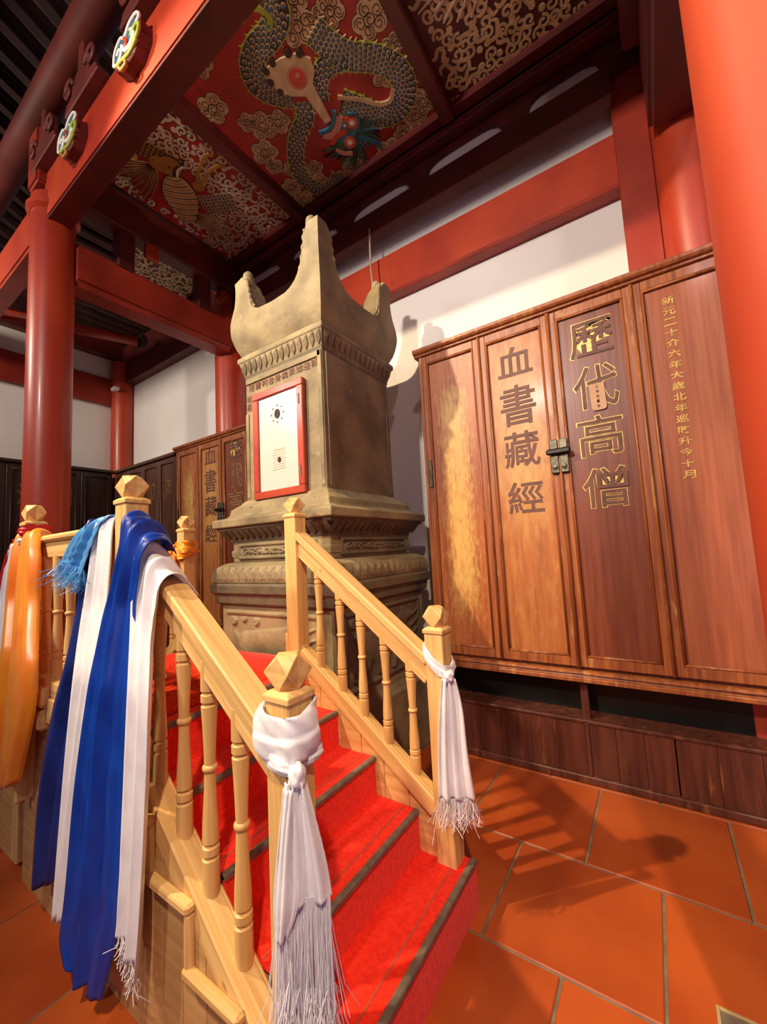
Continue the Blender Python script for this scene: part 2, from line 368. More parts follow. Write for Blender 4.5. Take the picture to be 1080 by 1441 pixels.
# short posts and bracket ends between the two left tie beams
for k, (y, l) in enumerate(((1.75, 'short dark strut between the two left tie beams, nearest the column'), (2.62, 'short dark strut between the two left tie beams, nearest the tower'))):
    o = MB().box(-4.36, -4.22, y, y+.16, 4.50, 4.90).build('strut', 'darkred', None, .01); tag(o, l, 'strut')
o = MB().lathe([(.0, -.06), (.07, -.06), (.075, 0), (.07, .06), (0, .06)], 16).build('bracket_block', 'beamred', None, smooth=.5)
o.location = (-4.24, 2.95, 4.78); o.rotation_euler = (0, PI/2, 0); tag(o, 'rounded red bracket block beside the phoenix panel, above the tie beam', 'bracket')
o = MB().box(-4.20, -4.14, 1.98, 2.12, 4.70, 4.86).build('bracket_block', 'red', None, .01); tag(o, 'small bright red block end under the upper tie beam', 'bracket')

# ------------------------------------------------------------------ purlin, carved brackets, roof in the hall side (upper left)
pz, py = 5.62, 1.12
o = MB().tube([(-7.6, py, pz), (-4.4, py, pz), (-2.8, py, pz), (.3, py, pz)], .13, 20).build('roof_purlin', 'purl', None, smooth=True)
tag(o, 'round red purlin high above the main beam at top left', 'purlin')
def scroll_bracket(x, label):
    t = thing('carved_bracket', label, 'bracket', (x, 1.14, 5.06))
    MB().prism([(-.30, 0), (.30, 0), (.26, .08), (.16, .10), (.14, .20), (.05, .24), (.04, .44), (-.04, .44), (-.05, .24), (-.14, .20), (-.16, .10), (-.26, .08)], -.05, .05).build('bracket_arm', 'purl', t, .008)
    for s_ in (-1, 1):
        pts = [(s_*(.20-.09*math.cos(a)*(1-a/9)), -.055, .16+.09*math.sin(a)*(1-a/9)) for a in np.linspace(0, 7.5, 22)]
        MB().tube(pts, .016, 6).build('scroll', 'purl', t, smooth=True)
for x, l in ((-3.3, 'carved scroll bracket above the main beam by the lower painted beam end'), (-2.35, 'carved scroll bracket above the main beam by the upper painted beam end'), (-4.1, 'carved scroll bracket above the top of the left column')):
    scroll_bracket(x, l)
beam('bracket_post', 'short red post standing over the left column', -4.50, -4.26, 1.10, 1.30, 4.95, 5.5, 'beamred')
# roof slope
def roofz(y): return 6.42-.42*(y-1.2)
t = thing('rafter_roof', 'dark sloping roof of rafters with pale tile strips at top left', 'roof', (0, 0, 0))
MB().add([(-9, -3.5, roofz(-3.5)+.12), (1.5, -3.5, roofz(-3.5)+.12), (1.5, 1.9, roofz(1.9)+.12), (-9, 1.9, roofz(1.9)+.12),
          (-9, -3.5, roofz(-3.5)+.17), (1.5, -3.5, roofz(-3.5)+.17), (1.5, 1.9, roofz(1.9)+.17), (-9, 1.9, roofz(1.9)+.17)],
         [(0, 1, 2, 3), (7, 6, 5, 4), (0, 4, 5, 1), (1, 5, 6, 2), (2, 6, 7, 3), (3, 7, 4, 0)]).build('roof_board', 'brown', t)
raf = None
for i in range(36):
    x = -8.6+i*.27
    if raf is None:
        raf = board('rafter', (x, -3.4, roofz(-3.4)), (x, 1.85, roofz(1.85)), .09, .10, 'brown', t); base = raf.location.copy(); bx = x
        til = board('roof_tile', (x+.135, -3.4, roofz(-3.4)+.075), (x+.135, 1.85, roofz(1.85)+.075), .035, .03, 'slat', t); tb = til.location.copy()
    else:
        dup(raf, t, (base.x+x-bx, base.y, base.z)); dup(til, t, (tb.x+x-bx, tb.y, tb.z))

# left bay ceiling
t = thing('aisle_ceiling', 'dark slatted ceiling of the far left bay beyond the left column', 'ceiling', (0, 0, 0))
MB().box(-7.6, -4.5, 1.36, 3.3, 5.42, 5.46).build('ceiling_board', 'brown', t)
sl = None
for i in range(14):
    x = -7.45+i*.21
    if sl is None: sl = board('slat', (x, 1.4, 5.36), (x, 3.3, 5.36), .06, .08, 'brown', t); s2 = board('slat', (x+.09, 1.4, 5.385), (x+.09, 3.3, 5.385), .022, .03, 'slat', t)
    else: dup(sl, t, (x, 1.4, 5.36)); dup(s2, t, (x+.09, 1.4, 5.385))
o = MB().tube([(-7.2, 1.3, 4.98), (-6.3, 2.9, 4.88)], .07, 12).build('roof_pole', 'beamred', None, smooth=True); tag(o, 'round red pole under the far left bay ceiling', 'pole')
o = MB().lathe([(0, -.04), (.10, -.04), (.12, 0), (.10, .04), (0, .04)], 20).build('bracket_block', 'brown', None, smooth=.5); o.location = (-6.3, 2.95, 4.9); o.rotation_euler = (PI/2, 0, 0)
tag(o, 'round wooden drum end where the far left corner beams meet', 'bracket')

# ------------------------------------------------------------------ painted coffers of the middle bay
ZC = 5.28
class Paint:
    def __init__(s): s.c = {}; s.k = 0
    def mb(s, col): return s.c.setdefault(col, MB())
    def poly(s, pts, col, lay):
        s.k = (s.k+1) % 61; z1 = ZC-.0015*lay-.00002*s.k; z0 = ZC+.001
        s.mb(col).rings([[(x, y, z0) for x, y in pts], [(x, y, z1) for x, y in pts]])
    def disc(s, x, y, r, col, lay, n=9, sx=1, ph=0):
        s.poly([(x+r*sx*math.cos(2*PI*k/n+ph), y+r*math.sin(2*PI*k/n+ph)) for k in range(n)], col, lay)
    def rib(s, pts, wd, col, lay, n=4):
        P = crom([(x, y, 0) for x, y in pts], n) if n > 1 else [Vector((x, y, 0)) for x, y in pts]; L = []; R = []
        s.k = (s.k+1) % 61; z0, z1 = ZC+.001, ZC-.0015*lay-.00002*s.k
        for i, p in enumerate(P):
            t = (P[min(i+1, len(P)-1)]-P[max(i-1, 0)]); t.normalize(); nn = Vector((-t.y, t.x, 0))
            ww = wd(i/(len(P)-1)) if callable(wd) else wd
            L.append(p+nn*ww/2); R.append(p-nn*ww/2)
        rg = [[(a.x, a.y, z0), (b.x, b.y, z0), (b.x, b.y, z1), (a.x, a.y, z1)] for a, b in zip(L, R)]
        s.mb(col).rings(rg); return P
    def spiral(s, x, y, r, col, lay, turns=1.4, wd=.008, ph=0., sgn=1):
        n = int(8*turns)+2
        s.rib([(x+r*(1-.8*k/n)*math.cos(ph+sgn*2*PI*turns*k/n), y+r*(1-.8*k/n)*math.sin(ph+sgn*2*PI*turns*k/n)) for k in range(n)], wd, col, lay, 1)
    def build(s, parent, names):
        for c, mb in s.c.items():
            o = mb.build(names.get(c, 'painted_shape'), c, parent); tag(o, kind='stuff')
def cloud(p, x, y, r, lay, col='p_cream', line='p_line', k=5):
    a0 = random.random()*6
    for i in range(k):
        a = a0+2*PI*i/k; p.disc(x+r*.62*math.cos(a), y+r*.5*math.sin(a), r*.52, line, lay, 12); 
    for i in range(k):
        a = a0+2*PI*i/k; cx, cy = x+r*.62*math.cos(a), y+r*.5*math.sin(a)
        p.disc(cx, cy, r*.47, col, lay+1, 12); p.spiral(cx, cy, r*.36, line, lay+2, 1.6, .006, a, 1 if i % 2 else -1)
    p.disc(x, y, r*.5, col, lay+1, 12); p.spiral(x, y, r*.4, line, lay+2, 1.7, .007, a0)
def scales(p, P, wd, lay, bodyc='p_blue'):
    # rows of overlapping scales along a polyline
    L = 0; last = P[0]; step = .034
    acc = []
    for a, b in zip(P, P[1:]):
        d = (b-a).length
        while L < d:
            q = a.lerp(b, L/d) if d > 0 else a; acc.append((q, (b-a).normalized())); L += step
        L -= d
    for i, (q, t) in enumerate(acc):
        nn = Vector((-t.y, t.x, 0)); m = max(2, int(wd/.036))
        for j in range(m):
            o = ((j+(.5 if i % 2 else 0)+.25)/m-.5)*wd
            if abs(o) > wd*.47: continue
            c = q+nn*o; ang = math.atan2(t.y, t.x)
            p.disc(c.x, c.y, .019, 'p_cream', lay+1+(i % 2)*.3, 6, ph=ang); p.disc(c.x+t.x*.004, c.y+t.y*.004, .0135, bodyc, lay+2+(i % 2)*.3, 6, ph=ang)
        if i % 2 == 0:
            for sg in (-1, 1):
                e = q+nn*sg*wd*.5; tip = q+nn*sg*(wd*.5+.03)+t*.012
                p.poly([(e.x-t.x*.01, e.y-t.y*.01), (e.x+t.x*.01, e.y+t.y*.01), (tip.x, tip.y)], 'p_lime' if sg > 0 else 'p_cream', lay+.5)
    return acc
def coffer(name, label, x0, x1, y0, y1, base):
    t = thing(name, label, 'ceiling painting', (0, 0, 0))
    MB().box(x0, x1, y0, y1, ZC, ZC+.04).build('painted_board', base, t)
    return t
# dragon
tD = coffer('painted_ceiling_panel', 'middle red ceiling panel painted with a coiling blue-green dragon and cream clouds', -2.86, -1.19, 1.36, 3.12, 'p_red')
p = Paint()
CL = [(-1.40, 1.60), (-1.70, 1.76), (-1.784, 1.887), (-1.651, 1.944), (-1.54, 1.961), (-1.336, 2.16), (-1.286, 2.386), (-1.43, 2.50), (-2.523, 2.188), (-2.604, 2.09), (-2.391, 2.246), (-2.7, 2.356), (-2.731, 2.498), (-2.767, 2.756), (-2.78, 2.95), (-2.289, 2.981), (-2.035, 3.05), (-1.75, 3.04), (-1.553, 2.98), (-1.386, 2.93), (-1.281, 2.86), (-2.434, 2.745), (-2.12, 2.954), (-2.518, 2.889), (-2.62, 2.62), (-2.55, 1.60), (-2.75, 1.85)]
for i, (x, y) in enumerate(CL): cloud(p, x, y, .085+.02*(i % 3), 1)
BODY = {'A': [(-1.70, 1.45), (-1.80, 1.60), (-1.836, 1.747), (-1.975, 1.80), (-2.115, 1.80), (-2.247, 1.85), (-2.302, 1.95), (-2.25, 2.07), (-2.15, 2.17)],
        'B': [(-1.70, 1.97), (-1.66, 2.115), (-1.59, 2.237), (-1.456, 2.35), (-1.351, 2.487), (-1.338, 2.64), (-1.411, 2.75), (-1.546, 2.78), (-1.667, 2.703), (-1.751, 2.566), (-1.84, 2.445)],
        'C': [(-2.108, 2.266), (-2.181, 2.362), (-2.322, 2.418), (-2.471, 2.526), (-2.58, 2.673), (-2.60, 2.84), (-2.52, 2.97), (-2.39, 3.0), (-2.28, 2.95)],
        'D': [(-1.60, 2.26), (-1.74, 2.187), (-1.891, 2.219), (-1.985, 2.34)]}
for k, wd in (('A', .17), ('D', .14), ('C', .14), ('B', .18)):
    lay = {'A': 4, 'D': 5, 'C': 4, 'B': 6.5}[k]
    p.rib(BODY[k], wd+.02, 'p_lime', lay-.4); P_ = p.rib(BODY[k], wd, 'p_line', lay); scales(p, P_, wd, lay)
p.rib([(-1.84, 2.40), (-1.70, 2.52), (-1.60, 2.64), (-1.50, 2.68), (-1.43, 2.62)], .03, 'p_cream', 9.5)
p.rib([(-2.194, 1.60), (-2.068, 1.64), (-2.006, 1.612), (-1.929, 1.66), (-1.903, 1.74), (-1.966, 1.77)], lambda t: .015+.03*t, 'p_lime', 6)
CW = [(-2.184, 1.909), (-2.021, 1.937), (-1.89, 1.989), (-1.834, 2.074), (-1.861, 2.145), (-1.935, 2.20), (-2.0, 2.50), (-2.06, 2.49), (-2.045, 2.234), (-2.122, 2.18), (-2.21, 2.08)]
p.poly(CW, 'p_cream', 10)
for x, y in ((-2.17, 1.93), (-2.09, 1.92), (-2.2, 2.0), (-1.88, 2.0), (-1.95, 1.95), (-2.19, 2.09)): p.disc(x, y, .028, 'p_line', 10.6, 8)
p.disc(-2.007, 2.102, .085, 'p_pink', 11, 16); p.disc(-2.007, 2.102, .066, 'p_bright', 12, 16); p.disc(-1.99, 2.09, .02, 'p_pink', 13, 10)
# mane and head
for k in range(60):
    a = -0.5+random.random()*3.6; r0_, r1_ = .06+random.random()*.05, .20+random.random()*.13
    cx, cy = -1.95, 2.70
    p.rib([(cx+r0_*math.cos(a), cy+r0_*math.sin(a)), (cx+(r0_+r1_)/2*math.cos(a+.1), cy+(r0_+r1_)/2*math.sin(a+.1)), (cx+r1_*math.cos(a+.22), cy+r1_*math.sin(a+.22))],
          lambda t: .03*(1-t)+.004, ('p_green', 'p_line', 'p_green', 'p_teal')[k % 4], 10+.6*(k % 3), 2)
p.disc(-1.985, 2.66, .13, 'p_green', 12.5, 16)
p.disc(-1.97, 2.64, .10, 'p_teal', 13, 14)
p.rib([(-2.14, 2.55), (-2.08, 2.60), (-2.0, 2.58), (-1.92, 2.52)], .06, 'p_pink', 13.5); p.rib([(-2.16, 2.52), (-2.08, 2.545), (-1.99, 2.52), (-1.93, 2.46)], .03, 'p_teal', 14)
p.rib([(-2.13, 2.66), (-2.05, 2.63), (-1.96, 2.64), (-1.88, 2.56)], .045, 'p_bright', 14); p.rib([(-2.13, 2.72), (-2.10, 2.79), (-2.03, 2.84)], .035, 'p_pink', 14)
for ex, ey in ((-1.985, 2.745), (-1.865, 2.62)):
    p.disc(ex, ey, .055, 'p_bright', 15, 14); p.disc(ex, ey, .036, 'p_pink', 16, 12); p.disc(ex, ey, .018, 'p_white', 17, 10)
p.rib([(-1.90, 2.70), (-1.82, 2.66), (-1.80, 2.58), (-1.86, 2.54)], .022, 'p_teal', 16); p.disc(-1.93, 2.60, .03, 'p_teal', 15, 10); p.disc(-1.93, 2.60, .014, 'p_cream', 16, 8)
p.rib([(-2.62, 2.30), (-2.56, 2.20), (-2.50, 2.28), (-2.44, 2.14)], .02, 'p_pink', 2)
p.rib([(-1.62, 1.98), (-1.48, 1.88), (-1.38, 1.84)], .012, 'p_pink', 2)
p.build(tD, {'p_cream': 'painted_clouds', 'p_line': 'painted_outlines', 'p_blue': 'painted_scales', 'p_green': 'painted_mane', 'p_bright': 'painted_pearl', 'p_lime': 'painted_spines'})
# dense scroll work
def scrollwork(p, x0, x1, y0, y1, skip, n, col='p_grey'):
    pts = []
    for k in range(n*6):
        if len(pts) >= n: break
        x, y = random.uniform(x0+.03, x1-.03), random.uniform(y0+.03, y1-.03)
        if skip(x, y) or any((x-a)**2+(y-b)**2 < .056**2 for a, b in pts): continue
        pts.append((x, y))
        a = random.random()*6.28; kind = random.random(); s_ = random.choice((-1, 1))
        if kind < .5:
            p.spiral(x, y, .046, 'p_line', 1, 1.25, .034, a, s_); p.spiral(x, y, .046, col, 2.2, 1.25, .020, a, s_)
        elif kind < .85:
            q = [(x+.065*t*math.cos(a)+.026*math.sin(t*3.1)*math.sin(a)*s_, y+.065*t*math.sin(a)-.026*math.sin(t*3.1)*math.cos(a)*s_) for t in (-1, -.4, .3, 1)]
            p.rib(q, lambda t: .030*math.sin(PI*min(1, max(0, t))*.9+.2)+.012, 'p_line', 1, 3); p.rib(q, lambda t: .026*math.sin(PI*min(1, max(0, t))*.9+.2)+.004, col, 2.2, 3)
        else: p.disc(x, y, .024, col, 2, 8)
tP = coffer('painted_ceiling_panel', 'left ceiling panel painted with a golden phoenix among dense pale scrolls', -4.15, -2.95, 1.36, 3.12, 'p_red')
p = Paint()
def inbird(x, y): return ((x+3.75)/.32)**2+((y-2.05)/.45)**2 < 1
scrollwork(p, -4.13, -2.97, 1.38, 3.10, inbird, 520)
# body
p.rib([(-3.60, 1.98), (-3.70, 2.08), (-3.84, 2.22), (-3.98, 2.38)], lambda t: .15+.19*math.sin(PI*min(1, t*1.02)), 'p_line', 4.8)
p.rib([(-3.60, 1.98), (-3.70, 2.08), (-3.84, 2.22), (-3.98, 2.37)], lambda t: .13+.19*math.sin(PI*min(1, t*1.02)), 'p_cream', 5.4)
for k in range(15):
    t = k/14; cx, cy = -3.62-.33*t, 1.99+.36*t; wd = .075+.09*math.sin(PI*t)
    p.rib([(cx-wd*.72, cy-wd*.72), (cx-.015, cy+.02), (cx+wd*.72, cy+wd*.72)], .009, 'p_gold' if k % 2 else 'p_line', 6, 3)
for i in range(7):   # neck scales
    for j in range(5):
        x, y = -3.50-.035*j+.010*i, 1.60+.035*i+.006*j; p.disc(x, y, .021, 'p_gold', 6+.1*i, 7); p.disc(x, y, .014, 'p_line', 7.2+.1*i, 7)
p.disc(-3.62, 1.56, .075, 'p_pink', 5, 12); p.disc(-3.70, 1.63, .055, 'p_cream', 5, 12)
# wings
for k in range(11):
    a = 2.5+k*.15; L_ = .34+.05*math.sin(k)
    p.rib([(-3.62, 1.80), (-3.62+.5*L_*math.cos(a)*1.1, 1.80+.5*L_*math.sin(a)), (-3.62+1.35*L_*math.cos(a+.2), 1.80+1.15*L_*math.sin(a+.2))], lambda t: .030*(1-.6*t), 'p_cream', 4+.2*k, 3)
    p.rib([(-3.62, 1.80), (-3.62+.5*L_*math.cos(a)*1.1, 1.80+.5*L_*math.sin(a)), (-3.62+1.3*L_*math.cos(a+.2), 1.80+1.1*L_*math.sin(a+.2))], .007, 'p_line', 7.5, 3)
for k in range(8):   # tail feathers
    a = .75+k*.15
    p.rib([(-3.88, 2.34), (-3.88+.22*math.cos(a), 2.34+.22*math.sin(a)), (-3.86+.50*math.cos(a+.35), 2.34+.50*math.sin(a+.35))], lambda t: .024*(1-.5*t), 'p_cream', 4, 3)
    p.rib([(-3.88, 2.34), (-3.88+.22*math.cos(a), 2.34+.22*math.sin(a)), (-3.86+.48*math.cos(a+.35), 2.34+.48*math.sin(a+.35))], .006, 'p_line', 5, 3)
for i in range(9):   # scaled flank
    for j in range(6):
        x, y = -3.62+i*.035-.02*j, 2.26+.034*j+.02*i
        p.disc(x, y, .020, 'p_cream', 6+.1*i, 7); p.disc(x, y, .014, 'p_blue', 7.2+.1*i, 7)
p.disc(-3.52, 1.90, .115, 'p_line', 7.6, 12); p.disc(-3.52, 1.90, .105, 'p_gold', 8, 12); p.disc(-3.58, 1.82, .08, 'p_gold', 8, 10)
for k in range(7):
    a = 3.4+k*.35; p.rib([(-3.50+.05*math.cos(a), 1.93+.05*math.sin(a)), (-3.50+.14*math.cos(a), 1.93+.14*math.sin(a))], lambda t: .03*(1-t)+.003, 'p_gold', 8, 2)
p.rib([(-3.58, 1.99), (-3.50, 1.95), (-3.43, 1.97), (-3.36, 1.93)], lambda t: .06*(1-t)+.008, 'p_line', 9); p.rib([(-3.57, 2.0), (-3.50, 1.965), (-3.42, 1.975)], .022, 'p_white', 10)
p.disc(-3.53, 1.90, .012, 'p_line', 10, 8)
for q in ([(-3.52, 2.16), (-3.38, 2.10), (-3.18, 2.04), (-3.10, 2.08)], [(-3.48, 2.22), (-3.34, 2.16), (-3.20, 2.16), (-3.10, 2.20)]): p.rib(q, .028, 'p_gold', 8)
p.disc(-3.50, 2.18, .06, 'p_gold', 7.9, 12)
p.build(tP, {'p_grey': 'painted_scrolls', 'p_cream': 'painted_feathers', 'p_gold': 'painted_gold_plumage', 'p_line': 'painted_outlines', 'p_blue': 'painted_scales'})
tR = coffer('painted_ceiling_panel', 'right ceiling panel with dense pale scroll painting on dark red', -1.09, .13, 1.36, 3.12, 'p_dark')
p = Paint(); scrollwork(p, -1.07, .11, 1.38, 3.10, lambda x, y: ((x+.5)/.18)**2+((y-2.35)/.28)**2 < 1, 520, 'p_cream')
for k in range(9):
    a = .8+k*.2; p.rib([(-.52, 2.1), (-.55+.25*math.cos(a), 2.1+.25*math.sin(a)), (-.60+.5*math.cos(a+.25), 2.1+.5*math.sin(a+.25))], lambda t: .03*(1-.6*t), 'p_grey', 4, 3)
for i in range(7):
    for j in range(5): p.disc(-.62+i*.036, 2.12+j*.034, .020, 'p_grey', 5, 7); p.disc(-.62+i*.036, 2.12+j*.034, .013, 'p_blue', 6, 7)
p.rib([(-.50, 2.28), (-.46, 2.36), (-.50, 2.45), (-.56, 2.50)], .03, 'p_lime', 6)
p.build(tR, {'p_grey': 'painted_scrolls', 'p_blue': 'painted_scales'})
tL = coffer('painted_ceiling_panel', 'small glimpse of scroll painted panel seen between the two left tie beams', -5.35, -4.60, 2.2, 3.1, 'p_dark')
p = Paint(); scrollwork(p, -5.33, -4.62, 2.22, 3.08, lambda x, y: False, 160, 'p_cream'); p.build(tL, {'p_grey': 'painted_scrolls'})
for x, l in ((-2.905, 'dark red ceiling rib between the phoenix panel and the dragon panel'), (-1.14, 'dark red ceiling rib between the dragon panel and the right panel')):
    beam('ceiling_rib', l, x-.055, x+.055, 1.36, 3.06, 5.16, 5.34, 'darkred', .01)
struct('ceiling', MB().box(-4.3, .4, 1.3, YW, 5.34, 5.42), 'brown')

# painted beam ends
def beam_end(x, label):
    t = thing('painted_beam_end', label, 'beam end', (x, 1.15, 4.85))
    out = [(-.17, -.06), (-.06, -.13), (.08, -.125), (.17, -.04), (.17, .06), (.08, .11), (-.06, .10), (-.17, .06)]
    MB().prism([(a*1.0, b*1.0) for a, b in out], -.06, .03).build('beam_stub', 'darkred', t, .008)
    def rb(pts, r, c, n, d=-.064):
        s = MB(); P_ = crom([(a*1.06, d, b*1.14) for a, b in pts], 5); s.tube(P_, r*1.35, 6).build(n, c, t, smooth=True)
    def pl(pts, c, n, d=-.0635): MB().prism([(a*1.06, b*1.14) for a, b in pts], d, d+.006).build(n, c, t)
    pl([(-.15, 0), (-.10, .08), (.0, .085), (.10, .09), (.15, .06), (.05, .0), (-.05, .02), (-.10, -.04)], 'p_teal', 'cloud_scroll')
    rb([(-.16, -.03), (-.15, .05), (-.08, .09), (-.02, .06), (.04, .10), (.12, .10), (.16, .06), (.10, .03), (.05, .05)], .008, 'p_white', 'white_outline')
    rb([(-.16, -.03), (-.10, -.05), (-.06, -.01), (-.09, .03), (-.12, .01)], .007, 'p_white', 'white_outline')
    rb([(-.05, .02), (.0, -.04), (.07, -.05), (.11, -.01)], .011, 'p_white', 'petal')
    rb([(.06, .0), (.12, .03), (.16, -.0), (.13, -.05), (.08, -.03), (.11, -.0)], .009, 'p_lime', 'green_scroll')
    rb([(-.12, -.06), (-.04, -.07), (.05, -.09), (.13, -.06)], .009, 'p_lime', 'green_scroll')
    rb([(-.10, -.07), (-.06, -.12), (.0, -.125), (-.02, -.085)], .009, 'p_gold', 'yellow_scroll')
    rb([(-.02, .05), (.01, .01), (-.02, -.03)], .010, 'p_bright', 'red_petal')
beam_end(-2.54, 'upper painted beam end with blue, white and green cloud scroll')
beam_end(-3.52, 'lower painted beam end with blue, white and green cloud scroll')

# ------------------------------------------------------------------ stone tower
CX, CY = -2.19, 2.42
T = thing('stone_tower', 'square olive-brown stone reliquary tower with four corner horns behind the stair platform', 'tower', (CX, CY, 0))
def tsq(name, prof, m='stone', bev=.004):
    return MB().sq(prof).build(name, m, T, bev)
tsq('base_block', [(.60, 0), (.60, .5), (.555, .55), (.55, .62), (.55, 1.15)], 'stone')
tsq('base_moulding', [(.55, 1.15), (.565, 1.16), (.585, 1.17), (.59, 1.23), (.612, 1.245), (.615, 1.30), (.60, 1.315)], 'stonedark')
tsq('rolled_moulding', [(.60, 1.315), (.608, 1.35), (.60, 1.40), (.575, 1.435), (.53, 1.455), (.50, 1.46)], 'stone', .006)
tsq('middle_block', [(.49, 1.46), (.49, 1.615)], 'stone')
tsq('small_lip', [(.495, 1.50), (.50, 1.53), (.50, 1.545), (.495, 1.55)], 'stone', 0)
tsq('petal_moulding', [(.495, 1.61), (.50, 1.64), (.525, 1.68), (.575, 1.70), (.578, 1.72)], 'stonedark')
tsq('ledge', [(.585, 1.72), (.60, 1.725), (.60, 1.775), (.592, 1.785), (.53, 1.80), (.51, 1.815), (.50, 1.86), (.45, 1.90), (.425, 1.93)], 'stone')
tsq('shaft', [(.415, 1.92), (.408, 2.92)], 'stone')
tsq('cornice', [(.412, 2.92), (.418, 2.935), (.43, 2.99), (.445, 3.03), (.455, 3.04), (.455, 3.075), (.44, 3.085), (.43, 3.10)], 'stone')
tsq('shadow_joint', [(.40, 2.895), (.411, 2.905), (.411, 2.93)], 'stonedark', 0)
# side frames on shaft
for sx in (-1, 1):
    for (h0, z0, z1) in ((.414, 1.95, 2.90),):
        MB().box(.408, .418, sx*.37-.006, sx*.37+.006, z0, z1).build('edge_fillet', 'stone', T)
MB().box(-.405, -.40+.03, -.420, -.41, 1.95, 2.62).box(.37, .405, -.420, -.41, 1.95, 2.90).box(-.40, .40, -.420, -.41, 2.86, 2.90).build('edge_fillet', 'stone', T, .002)
# petals (rows of lotus leaves)
def petals(n, h, z0, z1, r0, r1, m):
    s = MB()
    for side in range(4):
        for k in range(n):
            u = (-1+(k+.5)*2/n)*h*.97; w_ = h/n*.92
            for pts in ((u-w_, z1, r1), (u-w_*.8, (z0+z1)/2, (r0+r1)/2), (u, z0, r0), (u+w_*.8, (z0+z1)/2, (r0+r1)/2), (u+w_, z1, r1)): pass
            prof = [(u-w_, z1, r1), (u-w_*.85, z0+.35*(z1-z0), r0+.3*(r1-r0)), (u, z0, r0), (u+w_*.85, z0+.35*(z1-z0), r0+.3*(r1-r0)), (u+w_, z1, r1)]
            mid = (u, (z0+z1)/2+.01, (r0+r1)/2+.016)
            def tr(a, z, r):
                return {0: (a, -r, z), 1: (r, a, z), 2: (-a, r, z), 3: (-r, -a, z)}[side]
            vs = [tr(*q) for q in prof]+[tr(*mid)]
            s.add(vs, [(i, i+1, 5) for i in range(4)]+[(4, 0, 5)])
    o = s.build('petal_row', m, T); tag(o, kind='stuff')
petals(14, .44, 2.935, 3.03, .425, .452, 'stone')
petals(16, .56, 1.625, 1.70, .505, .575, 'stonedark')
petals(14, .58, 1.335, 1.43, .611, .588, 'stone')
# capital with four horns
def cap():
    n = 40; us = np.linspace(-1, 1, n+1)
    def Pf(u):
        u = abs(u); kx = [0, .3, .42, .52, .60, .66, .72, .80, .93, 1.0]; kz = [3.375, 3.385, 3.41, 3.46, 3.55, 3.68, 3.78, 3.845, 3.855, 3.83]
        return float(np.interp(u, kx, kz))
    def half(z): return float(np.interp(z, [3.10, 3.16, 3.24, 3.34, 3.42, 3.52, 3.65, 3.78, 3.86], [.430, .458, .482, .490, .480, .462, .455, .463, .470]))
    s = MB(); top = {}
    def zt(u, v):
        z = min(Pf(u), Pf(v)); low = .12*max(0, -u)*max(0, -v)+.05*max(0, u)*max(0, v)
        return z-low*max(0., (z-3.42)/.44)
    sides = []
    for side in range(4):
        rows = []
        for k in range(13):
            row = []
            for u in us:
                z = 3.10+(zt(*{0: (u, -1), 1: (1, u), 2: (-u, 1), 3: (-1, -u)}[side])-3.10)*k/12
                h = half(z)
                row.append({0: (u*h, -h, z), 1: (h, u*h, z), 2: (-u*h, h, z), 3: (-h, -u*h, z)}[side])
            rows.append(row)
        s.rings(rows, cap=False, closed=False)
    vs = []; fs = []
    for i, u in enumerate(us):
        for j, v in enumerate(us):
            z = zt(u, v); h = half(z); 
            # keep rim points on the side's own radius
            vs.append((u*h, v*h, z))
    for i in range(n):
        for j in range(n): a = i*(n+1)+j; fs.append((a, a+n+1, a+n+2, a+1))
    s.add(vs, fs)
    o = s.build('horned_capital', 'stone', T, smooth=.7)
    bm = bmesh.new(); bm.from_mesh(o.data); bmesh.ops.remove_doubles(bm, verts=bm.verts, dist=.0008); bmesh.ops.recalc_face_normals(bm, faces=bm.faces); bm.to_mesh(o.data); bm.free()
    o.data.shade_smooth(); o.data.set_sharp_from_angle(angle=.7)
cap()
# leaf carvings on the inner corners of the horns
for sx in (-1, 1):
    for sy in (-1, 1):
        s = MB()
        dz_ = -.11 if (sx < 0 and sy < 0) else (-.05 if sx > 0 and sy > 0 else 0)
        for fx_ in (0, 1):
            pts = []; rs_ = []
            for k in range(22):
                u = .50+.16*(k/21)**.75; z = float(np.interp(u, [.42, .52, .60, .66, .72], [3.41, 3.46, 3.55, 3.68, 3.78])) if u < .66 else 3.68
                z = 3.45+k*.017; u = float(np.interp(z, [3.41, 3.46, 3.55, 3.68, 3.82], [.42, .52, .60, .66, .70])); z2 = z+dz_*max(0, (z-3.42)/.44)
                a, b = u*.462, .462*.965; pts.append((sx*a, sy*b, z2) if fx_ == 0 else (sx*b, sy*a, z2)); rs_.append(.013+.006*math.sin(k*1.5))
            s.tube(pts, rs_, 8)
        dz = -.11 if (sx < 0 and sy < 0) else (-.05 if sx > 0 and sy > 0 else 0)
        s.lathe([(.0, 3.78+dz), (.042, 3.79+dz), (.045, 3.86+dz), (.040, 3.895+dz), (.022, 3.915+dz), (.0, 3.92+dz)], 12, (sx*.355, sy*.405))
        tag(s.build('leaf_carving', 'stone', T, smooth=.9), kind='stuff')
# cracks and chips
def line(name, pts, r, m, par=T): return MB().tube(crom(pts, 4), r, 5).build(name, m, par, smooth=True)
